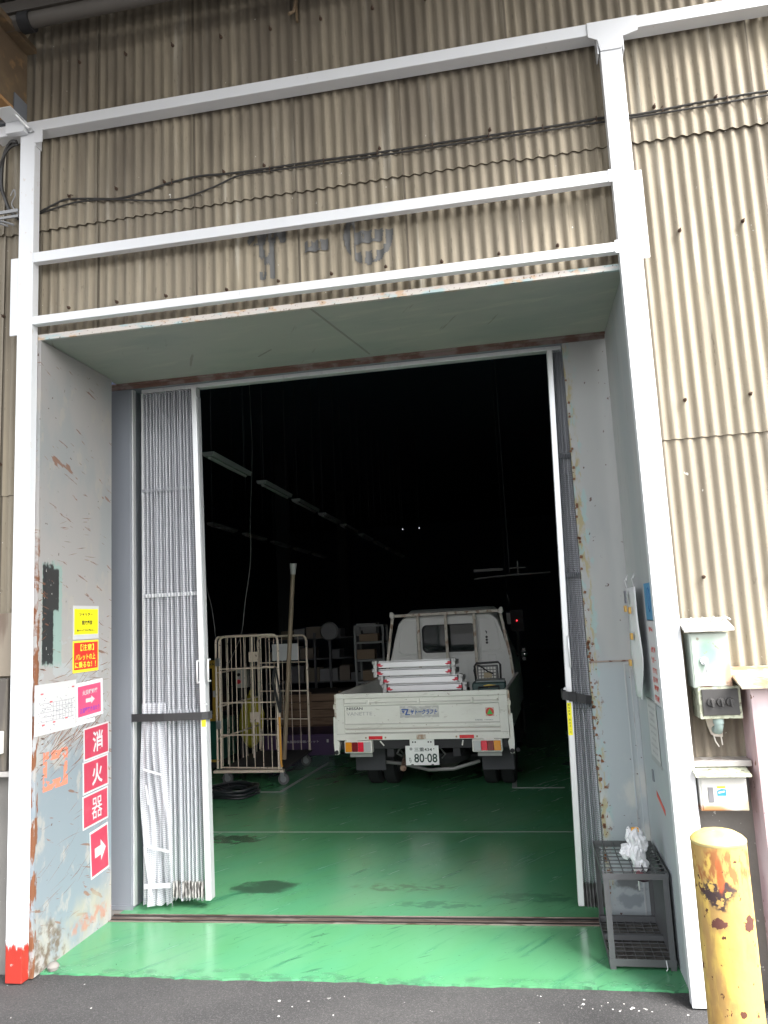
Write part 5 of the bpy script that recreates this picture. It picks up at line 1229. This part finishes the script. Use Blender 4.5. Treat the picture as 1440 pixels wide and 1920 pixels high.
# ceiling lamps (unlit)
l0 = thing('ceiling_lamp', 'nearest unlit white batten lamp of the front row under the dark roof', 'lamp', (0, 0, 0), 0, 'unlit batten lamps hanging in rows')
mlp = flat('lamp_white', (.42, .43, .44), .4)
MB().prism([(-.07, .045), (.07, .045), (.05, .0), (-.05, .0)], 0, 1.24).build('lamp_body', mlp, l0)
MB().tube([(0, .05, -.012), (0, 1.19, -.012)], .016, 8).build('lamp_tube', flat('tube_white', (.5,.5,.5), .3), l0)
for y in (.1, 1.14): MB().tube([(0, y, .045), (0, y, 2.8)], .004, 5).build('lamp_rod', mlk, l0)
yl_ = [3.72, 5.52, 7.15, 8.80, 10.5, 12.3, 14.1, 15.9, 17.7]
for i, y in enumerate(yl_):
    o = l0 if i == 0 else dup(l0)
    o.location = (-.535 - .017*(y-3.7), y, 3.60); o.rotation_euler = (0, 0, .017)
    if i: o['label'] = '%s unlit batten lamp from the doorway in the front row' % ORD[i]
for i, y in enumerate((9.0, 10.8, 12.6, 14.4, 16.2)):
    o = dup(l0, (-2.74 - .01*(y-9), y, 3.6), .01, '%s unlit batten lamp from the doorway in the far left row in the dark' % ORD[i])
# far right details in the dark
pr = thing('pipe_rack', 'faint grey pipe and brackets high on the dark wall behind the truck', 'pipe', (2.5, 8.2, 2.36))
MB().tube([(-.55, 0, -.03), (.0, 0, .0), (.62, 0, .01)], .014, 6).build('pipe', flat('dim_grey', (.28,.28,.28), .5), pr)
MB().box(-.55, -.1, .02, .04, .08, .12).box(.0, .25, .0, .02, .10, .115).box(.12, .14, 0, .02, .0, .22).build('bracket_plate', bpy.data.materials['dim_grey'], pr)['kind'] = 'stuff'
MB().tube([(.0, .0, 0), (.0, 0, 4.0)], .008, 5).build('hanger', mlk, pr)
tagw = thing('hanging_tag', 'white tag and pale rag hanging beside the truck cab', 'tag', (2.44, 8.0, 1.95))
MB().prism([(-.03, .20), (.0, .12), (.02, .0), (.0, -.10), (.03, .02), (.01, .10)], -.01, .0).build('rag', mbw, tagw); MB().box(-.03, .03, -.01, 0, -.34, -.17).build('tag_plate', mbw, tagw, .003)
MB().tube([(0, .0, .2), (0, 0, 4.4)], .003, 5).build('string', mlk, tagw)
rl_ = bpy.data.materials.new('red_led'); rl_.use_nodes = True
b_ = rl_.node_tree.nodes['Principled BSDF']; b_.inputs['Emission Color'].default_value = (1, .02, .03, 1); b_.inputs['Emission Strength'].default_value = 1.5
ld = thing('indicator_panel', 'small dark panel with a tiny glowing red lamp right of the cab', 'panel', (2.56, 8.0, 1.66))
MB().box(-.10, .10, .0, .05, -.16, .16).build('panel_box', m_chs, ld); MB().lathe([(.001, -.012), (.009, -.008), (.009, 0)], 10, axis='y').build('red_lamp', rl_, ld)
MB().box(-.02, .02, .02, .05, -1.66, -.16).build('post', m_chs, ld)
wle = bpy.data.materials.new('pinhole_light'); wle.use_nodes = True
b_ = wle.node_tree.nodes['Principled BSDF']; b_.inputs['Emission Color'].default_value = (.9, .95, 1, 1); b_.inputs['Emission Strength'].default_value = .35
for x, lab in ((-.01, 'left of two tiny bright points high in the dark'), (.386, 'right of two tiny bright points high in the dark')):
    o = MB().lathe([(.001, -.02), (.010, -.01), (.010, .01)], 8, axis='y').build('far_lamp', wle, loc=(x, 14, 3.87)); tag(o, lab, 'lamp')
    MB().tube([(0, 0, .02), (0, 0, 2.5)], .004, 5).build('lamp_rod', mlk, o)
